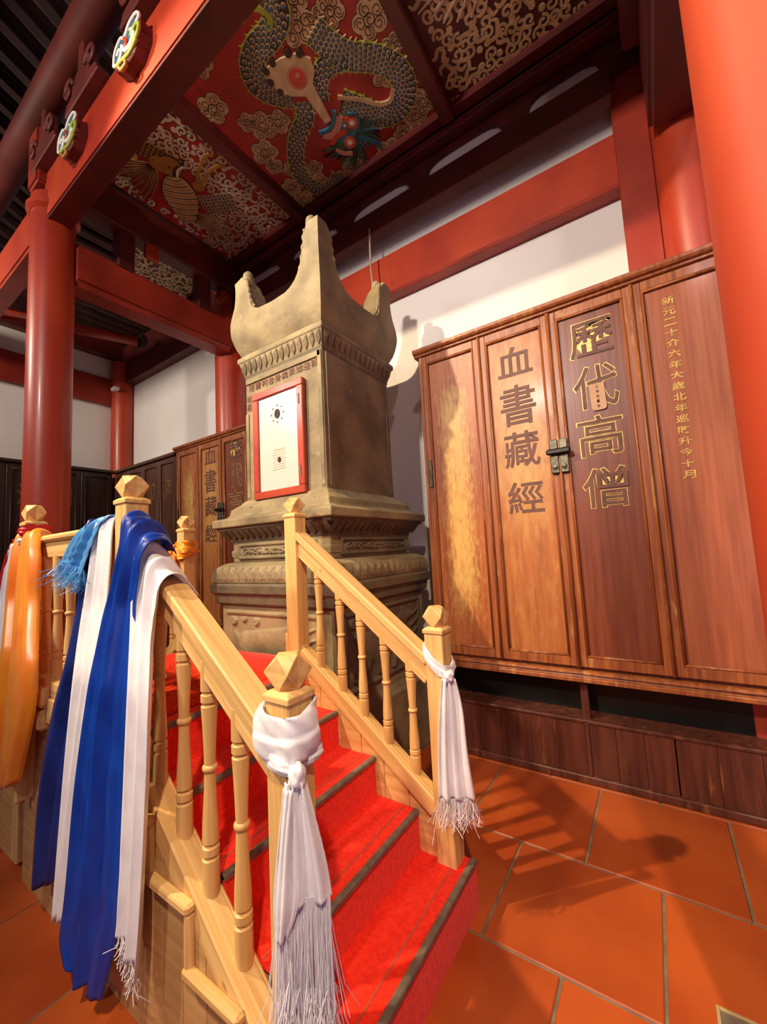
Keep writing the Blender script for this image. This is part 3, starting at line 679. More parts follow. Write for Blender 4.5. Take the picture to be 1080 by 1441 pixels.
# relief carvings
def relief(name, axis, u0, u1, z0, z1, r, kind, m='stone', seed=1):
    nu, nz_ = 110, int(110*(z1-z0)/(u1-u0)*1.1)+8; rr = np.random.RandomState(seed)
    U, Z = np.meshgrid(np.linspace(0, 1, nu), np.linspace(0, 1, nz_)); asp = (z1-z0)/(u1-u0); V = Z*asp
    Hh = np.zeros_like(U)
    def cap_(ax, ay, bx, by, r0, r1, hgt=1.):
        nonlocal Hh
        dx, dy = bx-ax, by-ay; t = np.clip(((U-ax)*dx+(V-ay)*dy)/(dx*dx+dy*dy+1e-9), 0, 1); rad = r0+(r1-r0)*t
        d = np.hypot(U-ax-t*dx, V-ay-t*dy)/rad; Hh = np.maximum(Hh, hgt*np.sqrt(np.clip(1-d*d, 0, 1)))
    def spi(cx, cy, R_, ph, sg, wd=.012):
        prev = None
        for k in range(16):
            a = ph+sg*k*.55; q = (cx+R_*(1-.055*k)*math.cos(a), cy+R_*(1-.055*k)*math.sin(a))
            if prev: cap_(*prev, *q, wd, wd, .8)
            prev = q
    A = asp
    if kind == 'beast':
        cap_(.24, .46*A, .62, .58*A, .11, .10); cap_(.62, .58*A, .74, .74*A, .085, .06); cap_(.74, .74*A, .84, .76*A, .05, .028); cap_(.74, .78*A, .71, .88*A, .018, .012)
        for x, x2 in ((.26, .20), (.36, .40), (.62, .56), (.70, .78)): cap_(x, .34*A, x2, .06*A, .05, .025)
        cap_(.20, .46*A, .12, .66*A, .045, .02)
        for k in range(3): spi(.10+.13*k, .85*A+.02*(k % 2), .035, k, 1 if k % 2 else -1)
        for k in range(4): cap_(.84, (.3+.14*k)*A, .95, (.38+.14*k)*A, .012, .008, .7)
        for k in range(5): cap_(.70+.05*k, .10*A, .64+.06*k, .3*A, .012, .012, .6)
        spi(.12, .2*A, .06, 1, 1)
    else:
        for k in range(9):
            x = .12+.76*k/8; y = A*(.5+.16*math.sin(k*1.9)); spi(x, y, .055, k*1.3, 1 if k % 2 else -1, .011)
            if k: cap_(xp, yp, x, y, .010, .010, .7)
            xp, yp = x, y
            for q in range(3): a = k+q*2.1; cap_(x+.04*math.cos(a), y+.04*math.sin(a), x+.085*math.cos(a), y+.085*math.sin(a), .016, .006, .8)
    fr = np.minimum(np.minimum(U, 1-U), np.minimum(V, A-V)); border = np.clip((.035-fr)/.008, 0, 1)
    Hh = np.maximum(Hh*(fr > .045), border*.7)+rr.rand(*Hh.shape)*.04
    d = .004+.020*Hh
    s = MB(); vs = []
    for j in range(nz_):
        for i in range(nu):
            u = u0+(u1-u0)*U[j, i]; z = z0+(z1-z0)*Z[j, i]; dd = r+(d[j, i] if 0 < i < nu-1 and 0 < j < nz_-1 else -.002)
            vs.append((u, -dd, z) if axis == 'y' else (dd, u, z))
    fs = [(j*nu+i, j*nu+i+1, (j+1)*nu+i+1, (j+1)*nu+i) for j in range(nz_-1) for i in range(nu-1)]
    s.add(vs, fs).build(name, m, T, smooth=True)
relief('carved_panel', 'y', -.50, .44, .66, 1.12, .55, 'beast', 'stone', 1)
relief('carved_panel', 'x', -.48, .48, .62, 1.12, .55, 'beast', 'stonedark', 2)  # unlit right side: same carving, its shade put into a darker stone colour
relief('carved_panel', 'y', -.42, .38, 1.48, 1.60, .49, 'scroll', 'stone', 3)
relief('carved_panel', 'x', -.40, .42, 1.48, 1.60, .49, 'scroll', 'stonedark', 4)  # darker again for the shaded right side
# inscription
for i, ch in enumerate('塔寶利舍身眞來如進精'):
    put_glyph('inscription_character', ch, -.335+.075*i, -.4155, 2.825, .06, .055, 'cabred', T, .0, .003)
for i, ch in enumerate('記石'):
    put_glyph('inscription_character', ch, -.365, -.4155, 2.74-.07*i, .05, .05, 'cabred', T, .0, .003)
# worn rubble at the foot of the shaft
s = MB()
for k in range(26):
    x = -.45+.9*k/25; a = RNG.uniform(.01, .022); s.add(*[(lambda c, r: ([(c[0]+r*1.6, c[1], c[2]), (c[0], c[1]+r, c[2]), (c[0]-r*1.6, c[1], c[2]), (c[0], c[1]-r, c[2]), (c[0], c[1], c[2]+r*.8), (c[0], c[1], c[2]-r)], [(0, 1, 4), (1, 2, 4), (2, 3, 4), (3, 0, 4), (1, 0, 5), (2, 1, 5), (3, 2, 5), (0, 3, 5)]))((x, -.475+RNG.uniform(-.015, .02), 1.865), a)][0])
tag(s.build('worn_edge', 'pinkstone', T), kind='stuff')

# framed plaque
Q = thing('framed_plaque', 'white plaque in a red wooden frame on the front of the stone tower', 'plaque', (CX, CY-.425, 1.92))
x0, x1, z0, z1 = -.285, .25, .0, .82
for a, b, c, d in ((x0, x1, z0, z0+.055), (x0, x1, z1-.055, z1), (x0, x0+.062, z0+.055, z1-.055), (x1-.062, x1, z0+.055, z1-.055)):
    MB().box(a, b, -.030, .01, c, d).build('frame_rail', 'frame', Q, .006)
MB().box(x0+.05, x1-.05, -.014, .005, z0+.045, z1-.045).build('ivory_panel', 'panel', Q)
def orn(cx, cz, r, petals_, name):
    s = MB(); n = 14; s.prism([(cx+r*.8*math.cos(2*PI*k/n), cz+r*math.sin(2*PI*k/n)) for k in range(n)], -.019, -.012)
    o = s.build(name, 'ink', Q)
    for k in range(petals_):
        a = 2*PI*k/petals_; x, z = cx+r*1.75*math.cos(a), cz+r*1.75*math.sin(a)
        MB().prism([(x+.008*math.cos(2*PI*j/7), z+.008*math.sin(2*PI*j/7)) for j in range(7)], -.017, -.013).build('ornament_dot', 'nosing', Q)
orn(-.02, .615, .036, 8, 'dark_oval_relief')
orn(-.01, .27, .020, 0, 'dark_oval_relief')
for k in range(9):
    z = .20+.018*k; MB().box(-.085+.004*(k % 3), .06-.012*(k % 2), -.0155, -.013, z, z+.004).build('engraved_line', 'p_cream', Q)
MB().box(x1-.038, x1-.028, -.034, -.028, .63, .70).build('hinge', 'nosing', Q); MB().box(x1-.038, x1-.028, -.034, -.028, .12, .19).build('hinge', 'nosing', Q)
# hanging cord
o = MB().tube([(-2.06, 3.105, 4.68), (-2.06, 3.09, 4.3), (-2.03, 3.08, 3.9)], .008, 6).build('hanging_cord', 'p_grey', None); tag(o, 'thin cord hanging from the dark beam behind the tower horns', 'cord')

# ------------------------------------------------------------------ timber stairs and platform
RX, RZ, NX0 = .225, .17, -.765            # tread, riser, first nosing
def nx(k): return NX0-RX*(k-1)            # k = 1..5
PXL = -2.86                               # left end of the platform
YL, YR = .775, 1.655
S = thing('timber_staircase', 'pale pine staircase and railed platform leading up to the stone tower', 'staircase', (0, 0, 0))
# steps and platform body
for k in range(1, 5):
    x1_, x0_ = nx(k), nx(k+1)
    ye = (.71, 1.70) if k == 1 else (.71, 1.63)
    MB().box(x0_-.02, x1_-.012, ye[0]+.03, ye[1]-.01, RZ*(k-1)+.0 if k > 1 else 0, RZ*k-.012).build('step', 'pineside', S, .003)
MB().box(PXL, nx(5)-.012, .74, 1.72, .72, .838).build('platform_deck', 'pineside', S, .003)
# outer side panel: vertical planks following the slope
def zslope(x): return min(.80, .535+.80*(-1.285-x))
pl = []
xs = -.93
i = 0
while xs > -2.60:
    w_ = .118; a, b = xs-w_+.003, xs
    za, zb = zslope(a), zslope(b)
    if b < -1.64: za = zb = .80
    o = MB().prism([(a, 0), (b, 0), (b, zb), (a, za)], .725, .742).build('side_plank', 'pineside', S, .002)
    xs -= w_; i += 1
# inner planks on the right (between base rail and treads)
xs = -.90
while xs > -1.70:
    w_ = .13; a, b = xs-w_+.003, xs; zt = lambda x: .40+.73*(-.908-x)
    MB().prism([(a, .0), (b, .0), (b, zt(b)), (a, zt(a))], 1.632, 1.678).build('side_plank', 'pine', S, .002)
    xs -= w_
for x in np.arange(-2.80, -1.70, .14):
    MB().box(x, x+.136, 1.70, 1.72, 0, .80).build('side_plank', 'pineside', S, .002)
# tread ends that show through the outer side panel
for k in (2, 3, 4):
    x1_, x0_ = nx(k), nx(k+1)
    board('tread_end', (x0_-.03, .712, RZ*k-.018), (x1_+.0, .712, RZ*k-.018), .035, .030, 'pine', S, .008)
    board('riser_end', (x0_-.015, .716, RZ*k-.03), (x0_-.015, .716, RZ*(k+1)-.03), .030, .026, 'pine', S, .008, up=(1, 0, 0))
# newels
def newel(x, y, z0, ztop, yaw=0., w_=.088, split=True):
    n = MB().box(-w_/2, w_/2, -w_/2, w_/2, 0, 1)
    o = MB().box(0, ztop-.100-z0, -w_/2, w_/2, -w_/2, w_/2).build('newel_post', 'pine', S, .004)
    o.matrix_basis = Matrix.Translation((x, y, z0)) @ Matrix(((0, 0, -1, 0), (0, 1, 0, 0), (1, 0, 0, 0), (0, 0, 0, 1)))
    MB().sq([(w_*.56, 0), (w_*.56, .016), (w_*.40, .026)]).build('newel_cap', 'pine', o, .002).matrix_basis = o.matrix_basis.inverted() @ Matrix.Translation((x, y, ztop-.112))
    a, hh = .0455, .046; v = []
    for z in (-1, 1): v += [(a*.78*c, a*.78*d, z*hh) for c, d in ((1, 0), (0, 1), (-1, 0), (0, -1))]
    v += [(a*c, a*d, .004) for c, d in ((1, 1), (-1, 1), (-1, -1), (1, -1))]
    f = [(3, 2, 1, 0), (4, 5, 6, 7)]
    m = MB().add([(p[0], p[1], p[2]) for p in v], f+[(4, 8, 5), (5, 9, 6), (6, 10, 7), (7, 11, 4), (0, 1, 8), (1, 2, 9), (2, 3, 10), (3, 0, 11),
        (0, 8, 4, 11), (1, 9, 5, 8), (2, 10, 6, 9), (3, 11, 7, 10)])
    fo = m.build('finial', 'pine', o, .0015); fo.matrix_basis = o.matrix_basis.inverted() @ Matrix.Translation((x, y, ztop-.044))
    return o
NW = {}
NW['nr'] = newel(-.845, YR-.005, RZ, 1.235)
NW['nl'] = newel(-.845, YL-.005, .02, 1.235)
NW['ur'] = newel(-1.725, YR, .85, 1.825)
NW['ul'] = newel(-1.725, YL, .02, 1.845)
NW['fl'] = newel(-2.86, YL, .02, 1.845)
NW['fr'] = newel(-2.86, YR, .85, 1.82)
# handrails: cap + lower board
def ang(x0, z0, x1, z1, y):
    board('handrail', (x0, y, z0-.018), (x1, y, z1-.018), .092, .038, 'pine', S, .006, up=(0, 0, 1))
    board('rail_board', (x0, y, z0-.080), (x1, y, z1-.080), .046, .098, 'pine', S, .004)
def zr(x): return 1.028+.765*(-.905-x)
ang(-.885, zr(-.885), -1.69, zr(-1.69), YR)
ang(-.885, zr(-.885)+.015, -1.69, zr(-1.69)+.0, YL)
# base rails
def zb_r(x): return .43+.725*(-.908-x)
def zb_l(x): return .535+.80*(-1.285-x)+.028
board('base_rail', (-.89, YR, zb_r(-.89)-.045), (-1.69, YR, zb_r(-1.69)-.045), .075, .075, 'pine', S, .006)
board('base_rail_lip', (-.89, YR, zb_r(-.89)-.006), (-1.69, YR, zb_r(-1.69)-.006), .045, .02, 'pine', S, .004)
board('base_rail', (-.80, YL-.008, zb_l(-.80)-.045), (-1.70, YL-.008, zb_l(-1.70)-.045), .085, .075, 'pine', S, .006)
board('base_rail_lip', (-.80, YL, zb_l(-.80)-.006), (-1.70, YL, zb_l(-1.70)-.006), .045, .02, 'pine', S, .004)
# platform rails
board('handrail', (-1.76, YL, 1.645), (-2.82, YL, 1.645), .072, .036, 'pine', S, .012)
board('rail_board', (-1.76, YL, 1.59), (-2.82, YL, 1.59), .034, .085, 'pine', S, .004)
board('base_rail', (-1.68, YL-.008, .935), (-2.82, YL-.008, .935), .085, .07, 'pine', S, .006)
board('fascia', (-1.68, .728, .845), (-2.66, .728, .845), .03, .11, 'pine', S, .004)
board('corner_block', (-2.40, .712, .90), (-2.56, .712, .90), .05, .085, 'pine', S, .012)
board('corner_block', (-2.40, .712, .80), (-2.60, .712, .80), .055, .09, 'pine', S, .014)
board('batten', (-2.56, .712, .76), (-2.60, .712, .41), .03, .10, 'pine', S, .006, up=(0, 1, 0))
# balusters
def baluster(x, y, z0, z1, r=.0255):
    H_ = z1-z0; P_ = [(0, 1.0), (.15, 1.0), (.155, .8), (.165, .8), (.17, 1.0), (.20, 1.0), (.205, .75), (.215, .75), (.22, .95), (.30, .90), (.40, .74), (.50, .66), (.515, .66),
        (.52, .85), (.53, .9), (.54, .85), (.545, .66), (.62, .72), (.72, .84), (.80, .98), (.805, .78), (.815, .78), (.82, 1.0), (.85, 1.0), (.855, .8), (.865, .8), (.87, 1.0), (1, 1.0)]
    o = MB().lathe([(r*b, a*H_) for a, b in P_], 14).build('baluster', 'pineturn', S, smooth=.9); o.location = (x, y, z0); return o
for x in (-1.555, -1.41, -1.277, -1.137, -.997): baluster(x, YR, zb_r(x)-.012, zr(x)-.09, .0245)
for x in (-1.66, -1.512, -1.357, -1.213, -1.060): baluster(x, YL, zb_l(x)-.012, zr(x)-.085)
for x in (-2.78, -2.63, -2.475, -2.32, -2.165, -2.01, -1.86): baluster(x, YL, .965, 1.56)
# descending flight on the far left of the platform
for k in range(1, 5):
    xa = PXL-.03-RX*(4-k); MB().box(xa-RX, xa, .74, 1.70, 0, RZ*k-.012).build('step', 'pineside', S, .003)
xl = PXL-.03
for y in (YL, YR):
    board('handrail', (xl, y, 1.63), (xl-.84, y, 1.0), .072, .036, 'pine', S, .005); board('rail_board', (xl, y, 1.57), (xl-.84, y, .94), .036, .082, 'pine', S, .004)
    board('base_rail', (xl, y, .94), (xl-.84, y, .34), .08, .075, 'pine', S, .005)
    for k in range(4): x = xl-.15-.16*k; baluster(x, y, .96-.715*(xl-x)-.02, 1.53-.75*(xl-x))
    newel(xl-.86, y, 0, 1.235)

# ------------------------------------------------------------------ carpet
K = thing('stair_carpet', 'bright red carpet running down the pine stairs, grey nosing strips on each edge', 'carpet', (0, 0, 0))
def carpet_strip():
    prof = [(NX0+.012, .0)]
    for k in range(1, 5):
        x = nx(k); z = RZ*k
        prof += [(x+.006, z-.030), (x+.006, z), (x-.004, z+.008), (x-.03, z+.008), (nx(k+1)+.012, z+.008)]
        if k < 5: prof += [(nx(k+1)+.008, z+.02)]
    z = RZ*5; x = nx(5); prof += [(x+.006, z-.03), (x+.006, z), (x-.004, z+.008), (x-.3, z+.008), (x-.9, z+.008), (PXL+.05, z+.008)]
    return prof
pr = carpet_strip()
s = MB()
def yr(z, x):   # first riser and tread are wider
    return (.72, 1.695) if x > nx(2)+.02 else (.815, 1.632)
for wide, sel in ((True, [p_ for p_ in pr if p_[0] > nx(2)+.009]), (False, [p_ for p_ in pr if p_[0] <= nx(2)+.013])):
    y0, y1 = (.745, 1.695) if wide else (.815, 1.63)
    s.rings([[(x, y0, z), (x, y1, z), (x-.006, y1, z-.006), (x-.006, y0, z-.006)] for x, z in sel])
s.build('carpet_runner', 'carpet', K)
MB().box(nx(2)+.02, NX0+.01, 1.690, 1.700, .0, .17).build('carpet_side', 'carpet', K)
for k in range(1, 6):
    z = RZ*k; y0, y1 = (.745, 1.705) if k == 1 else (.815, 1.63)
    MB().box(nx(k)-.012, nx(k)+.014, y0, y1, z-.010, z+.012).build('nosing_strip', 'nosing', K, .004)
    if k < 4: MB().box(nx(k)-.062, nx(k)-.057, y0+.01, y1-.01, z+.007, z+.0095).build('stitched_seam', 'seam', K)
# smooth carpet flap rising against the tower
s = MB(); rg = []
for i in range(25):
    x = -2.84+1.10*i/24; rg.append([(x, 1.42, .861), (x, 1.55, .864+.003*math.sin(i)), (x, 1.66, .872+.005*math.sin(i*.7)), (x, 1.785, .868+.004*math.sin(i*.5)), (x, 1.79, .858), (x, 1.68, .860), (x, 1.55, .854), (x, 1.42, .852)])
s.rings(rg).build('carpet_flap', 'carpet', K, smooth=True)
# ribbed mat
Rm = thing('ribbed_mat', 'orange-red ribbed mat lying on the platform behind the left rail', 'mat', (-2.2, 1.1, .86))
MB().box(-.64, .45, -.25, .28, 0, .012).build('mat_base', 'ribmat', Rm, .004)
rb_ = None
for i in range(26):
    x = -.63+i*.0425
    if rb_ is None:
        rb_ = MB().rings([[(0+.016*math.cos(a), y, .012+.012*math.sin(a)) for a in np.linspace(0, PI, 6)] for y in np.linspace(-.25, .28, 6)]).build('mat_rib', 'ribmat', Rm, smooth=.8); rb_.location = (x, 0, 0)
    else: dup(rb_, Rm, (x, RNG.uniform(-.004, .004), 0))

# ------------------------------------------------------------------ cabinets
def leaf(parent, x0, x1, y, z0, z1, fm, pm, st=.045):
    d = MB(); d.box(x0, x0+st, y, y+.035, z0, z1); d.box(x1-st, x1, y, y+.035, z0, z1); d.box(x0+st, x1-st, y, y+.035, z0, z0+.06); d.box(x0+st, x1-st, y, y+.035, z1-.06, z1)
    door = d.build('door', fm, parent, .004)
    # inner moulding
    a0, a1, c0, c1 = x0+st, x1-st, z0+.06, z1-.06; r = .012
    for q in (((a0+r/2, y+.006, c0), (a0+r/2, y+.006, c1)), ((a1-r/2, y+.006, c0), (a1-r/2, y+.006, c1)), ((a0, y+.006, c0+r/2), (a1, y+.006, c0+r/2)), ((a0, y+.006, c1-r/2), (a1, y+.006, c1-r/2))):
        MB().tube(q, .009, 8).build('panel_moulding', fm, door, smooth=True)
    MB().box(a0, a1, y+.016, y+.028, c0, c1).build('door_panel', pm, door)
    return door
def sutra_cabinet(label, x0, y, ztop, full=True, pitch=.4925):
    W_ = pitch*4+.04; t = thing('sutra_cabinet', label, 'cabinet', (x0, y, 0), 'brown carved sutra cabinets')
    zt = ztop; z0 = .70; D = 3.34-y
    MB().box(0, W_, .036, D, z0-.02, zt-.04).build('body', 'cab', t)
    MB().box(-.0, .035, -.006, .04, z0-.02, zt-.045).build('corner_post', 'cab', t, .01); MB().box(W_-.03, W_, -.006, .04, z0-.02, zt-.045).build('corner_post', 'cab', t, .01)
    # top moulding
    prof = [(.0, -.045), (-.012, -.04), (-.012, -.028), (-.030, -.022), (-.040, -.008), (-.040, .012), (-.028, .020), (.0, .022), (D, .022), (D, -.045)]
    s = MB(); s.prism([(a, zt+b) for a, b in prof], -.035, W_+.03, 'x'); s.build('top_moulding', 'cab', t, .002)
    # bottom rails
    s = MB(); s.prism([(D, z0-.02), (-.004, z0-.02), (-.022, z0-.028), (-.024, z0-.040), (-.008, z0-.046), (-.012, z0-.055), (-.03, z0-.062), (-.03, z0-.085), (.0, z0-.095), (D, z0-.095)], -.02, W_+.02, 'x')
    s.build('bottom_rail', 'cab', t, .002)
    mats = ['cabworn', 'cabpanel', 'cabred', 'cabpink']; doors = []
    for k in range(4):
        a = .02+pitch*k; doors.append(leaf(t, a+.003, a+pitch-.003, .0, z0, zt-.05, 'cab', mats[k]))
        if k in (0, 2): MB().tube([(a+pitch, -.004, z0), (a+pitch, -.004, zt-.05)], .010, 8).build('hinge_bead', 'cab', t, smooth=True)
    MB().tube([(.02+2*pitch, -.006, z0), (.02+2*pitch, -.006, zt-.05)], .013, 8).build('closing_bead', 'cab', t, smooth=True)
    c2 = .02+1.5*pitch; c3 = .02+2.5*pitch; yy = .016
    for ch, z, hh in zip('血書藏經', (2.80, 2.475, 2.155, 1.815), (.22, .30, .26, .23)):
        put_glyph('carved_character', ch, c2, yy, z, .25, hh, 'dullrim', doors[1], .012, .0020); put_glyph('carved_character', ch, c2, yy, z, .243, hh-.008, 'groove', doors[1], .008, .005)
    for ch, z, hh in zip('歷代高僧', (2.80, 2.475, 2.155, 1.82), (.25, .29, .27, .26)):
        put_glyph('gilt_outline', ch, c3, yy, z, .265, hh, 'gilt', doors[2], .020, .0022); put_glyph('carved_character', ch, c3, yy, z, .252, hh-.013, 'groove', doors[2], .004, .006)
    for i, ch in enumerate('新元二十介六年大歲北年巡敗升今十月'):
        put_glyph('gilt_character', ch, .02+3.36*pitch, yy, 2.885-i*.0655, .062, .045, 'gilt', doors[3], .012, .003)
    # brass lock
    Lk = MB().box(-.075+.02+2*pitch, .075+.02+2*pitch, -.055, -.022, 2.065, 2.105).build('padlock_bar', 'black', t, .010)
    for s_ in (-1, 1):
        MB().box(.02+2*pitch+(-.055 if s_ < 0 else .004), .02+2*pitch+(-.004 if s_ < 0 else .055), -.026, -.004, 2.105, 2.17).build('lock_plate', 'brass', t, .004)
        MB().box(.02+2*pitch+(-.055 if s_ < 0 else .004), .02+2*pitch+(-.004 if s_ < 0 else .055), -.026, -.004, 1.945, 2.065).build('lock_plate', 'brass', t, .004)
        MB().lathe([(.0, 0), (.018, 0), (.014, .01), (0, .012)], 10).build('lock_boss', 'brass', t, smooth=.6).matrix_basis = Matrix.Translation((.02+2*pitch+s_*.028, -.026, 1.985)) @ Matrix.Rotation(PI/2, 4, 'X')
    MB().box(.035, .068, -.012, .0, 1.97, 2.19).build('door_hinge', 'brass', t, .003)
    if full:
        MB().prism([(c3-.03, 2.33), (c3-.018, 2.315), (c3+.045, 2.315), (c3+.055, 2.33), (c3+.05, 2.49), (c3-.035, 2.49)], .004, .008).build('paper_tag', 'label', doors[2])
        for i, ch in enumerate('文物第一號'): put_glyph('tag_character', ch, c3+.010, .004, 2.468-.032*i, .016, .020, 'ink', doors[2], .0, .001)
    # recess and plinth
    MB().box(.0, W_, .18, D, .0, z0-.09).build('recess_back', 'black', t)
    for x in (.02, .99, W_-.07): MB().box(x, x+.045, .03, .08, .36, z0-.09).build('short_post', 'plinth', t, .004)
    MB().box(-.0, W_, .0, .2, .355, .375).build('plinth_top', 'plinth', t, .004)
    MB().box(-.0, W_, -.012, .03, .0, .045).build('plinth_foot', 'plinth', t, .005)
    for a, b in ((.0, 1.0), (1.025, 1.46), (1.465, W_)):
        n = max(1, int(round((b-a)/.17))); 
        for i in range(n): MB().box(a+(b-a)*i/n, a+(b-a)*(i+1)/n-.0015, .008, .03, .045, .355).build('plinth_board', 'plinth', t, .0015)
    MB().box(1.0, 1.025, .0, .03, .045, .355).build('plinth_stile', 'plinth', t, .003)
    return t
M['dullrim'] = mat('worn_gilt_rim', (.66, .36, .12), (.50, .24, .08), .5, 30)
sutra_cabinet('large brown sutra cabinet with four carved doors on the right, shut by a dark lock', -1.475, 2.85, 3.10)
sutra_cabinet('matching brown carved cabinet on the back wall, half hidden left of the stone tower', -5.32, 2.95, 3.02, False)
# dark cabinets
def dark_cabinet(label, n, pitch, W_, D, m, chs, m_g='dullgilt'):
    t = thing('dark_cabinet', label, 'cabinet', (0, 0, 0))
    MB().box(0, W_, .036, D, .05, 2.95).build('body', m, t); MB().box(-.0, W_, -.03, D, 2.95, 3.0).build('top_moulding', m, t, .01)
    MB().box(-.0, W_, -.02, .03, .0, .10).build('plinth_foot', m, t, .01)
    for k in range(n):
        d = leaf(t, .01+pitch*k, .01+pitch*(k+1)-.008, .0, .66, 2.94, m, m, .05)
        cx = .01+pitch*(k+.5)
        if chs[k] != ' ': put_glyph('carved_character', chs[k], cx, .016, 2.52, .20, .30, m_g, d, .004, .003)
        MB().box(cx-pitch/2+.02, cx+pitch/2-.02, .0, .03, .12, .62).build('lower_panel', m, t, .004)
    return t
t = dark_cabinet('dark brown carved cabinet on the back wall, left of the bright cabinet', 4, .46, 1.85, .36, 'darkcab2', '功德如海'); t.location = (-7.22, 2.97, 0)
t = dark_cabinet('near-black carved cabinet against the left wall, behind the red column', 5, .43, 2.16, .40, 'darkcab', '福壽法門 '); t.location = (-7.18, .77, 0); t.rotation_euler = (0, 0, PI/2)
t = dark_cabinet('near-black cabinet against the left wall, at the extreme left edge', 4, .43, 1.73, .40, 'darkcab', '    '); t.location = (-7.20, -.95, 0); t.rotation_euler = (0, 0, PI/2)
# floor plate
Pp = thing('floor_plate', 'metal-edged plate let into the tiled floor at the bottom right corner', 'floor plate', (.10, 1.66, 0))
MB().box(-.07, .15, -.16, .06, .0005, .004).build('plate', 'steel', Pp, .001)
MB().box(-.08, -.07, -.17, .07, .0005, .007).build('plate_edge', 'p_cream', Pp, .001); MB().box(-.07, .16, .06, .07, .0005, .007).build('plate_edge', 'p_cream', Pp, .001)

# ------------------------------------------------------------------ silk scarves
def sheet(rows, m, parent, name='drape', folds=4, depth=.015, nu=26, nv=7, seed=0, twist=.0, solid=.0025, crease=.0, push_out=True):
    """rows: list of (left, right) points down the cloth"""
    rr = random.Random(seed); Ls = crom([r[0] for r in rows], nv); Rs = crom([r[1] for r in rows], nv)
    if push_out:   # lower part of the cloth hangs a little further out and narrower
        push = lambda v: v.lerp(Vector((0, 0, 1.5)), .05*min(1, max(0, (1.35-v.z)/.3)))
    else: push = lambda v: v
    Ls = [push(v) for v in Ls]; Rs = [push(v) for v in Rs]
    ph = rr.random()*6; ks = [(folds*(.8+.4*rr.random()), rr.random()*6, 1.), (folds*1.9*(.8+.4*rr.random()), rr.random()*6, .45), (folds*3.3, rr.random()*6, .2)]
    vs = []; n = len(Ls)
    for i, (a, b) in enumerate(zip(Ls, Rs)):
        t = i/(n-1); tan = (Ls[min(i+1, n-1)]-Ls[max(i-1, 0)]); ac = (b-a); nn = ac.cross(tan)
        nn = nn.normalized() if nn.length > 1e-6 else Vector((0, -1, 0))
        for j in range(nu+1):
            u = j/nu; d = sum(A*math.sin(2*PI*k*u/1.0*.5+p_+t*twist*3) for k, p_, A in ks)*depth
            d += crease*math.sin(t*60+u*9+ph)*(.5+.5*math.sin(t*7+u*5))
            q = a.lerp(b, u)+nn*d+Vector((0, 0, .004*math.sin(u*17+ph) if i == n-1 else 0)); vs.append(q)
    s = MB(); s.add(vs, [(i*(nu+1)+j, i*(nu+1)+j+1, (i+1)*(nu+1)+j+1, (i+1)*(nu+1)+j) for i in range(n-1) for j in range(nu)])
    return s.build(name, m, parent, smooth=True, solid=solid)
def fringe(p0, p1, L_, n, m, parent, seed=0, wild=.02, r=.0011, down=(0, 0, -1)):
    rr = random.Random(seed); s = MB(); p0, p1 = Vector(p0), Vector(p1); down = Vector(down)
    for k in range(n):
        a = p0.lerp(p1, (k+rr.random())/n); l = L_*(.6+.6*rr.random()); w1 = Vector((rr.gauss(0, wild), rr.gauss(0, wild), rr.gauss(0, wild*.3)))
        w2 = w1*1.6+Vector((rr.gauss(0, wild), rr.gauss(0, wild), 0))
        s.tube([a, a+down*l*.4+w1*.5, a+down*l*.75+w1, a+down*l+w2], r, 3)
    return tag(s.build('fringe', m, parent), kind='stuff')
def wrap(x, y, zc, hw, hh, m, parent, tilt=(0, 0), bulge=.012, seed=0, name='wrapped_band', crump=.008):
    """a band wound round a square post"""
    rr = random.Random(seed); s = MB(); n = 72; rg = []
    k1, k2 = rr.random()*6, rr.random()*6
    for i in range(n):
        a = 2*PI*i/n; c, d = math.cos(a), math.sin(a); e = 4.
        rad = (abs(c)**e+abs(d)**e)**(-1/e); row = []
        zo = tilt[0]*c+tilt[1]*d
        for j in range(28):
            b = j/27*2*PI; f = math.cos(b); g = math.sin(b)
            th = bulge*(.65+.35*math.sin(3*a+k1)); off = hw+.004+th*(1+f)/1.+crump*(math.sin(5*a+b*2+k2)+.5*math.sin(9*a+zo*60+b*7))*(f > -.5)
            z = zc+zo+hh*g*(1+.04*math.sin(2*a+k2))+crump*.35*math.sin(5*a+3*b)
            row.append((x+c*rad*off, y+d*rad*off, z))
        rg.append(row)
    rg.append(rg[0]); s.rings(rg, cap=False)
    return s.build(name, m, parent, smooth=True)
def knot(p_, r, m, parent, name='knot', seed=3):
    bm = bmesh.new(); bmesh.ops.create_icosphere(bm, subdivisions=3, radius=1)
    rr = random.Random(seed); k = [rr.random()*6 for _ in range(3)]
    for v in bm.verts:
        c = v.co; f = 1+.16*math.sin(4*c.x+6*c.z+k[0])+.10*math.sin(7*c.y-5*c.z+k[1]); v.co = Vector((c.x*r[0]*f, c.y*r[1]*f, c.z*r[2]*f))
    me = bpy.data.meshes.new(name); bm.to_mesh(me); bm.free(); me.shade_smooth(); me.materials.append(M[m]); o = bpy.data.objects.new(name, me); COL.objects.link(o); o.parent = parent; o.location = p_
    return o
V = Vector
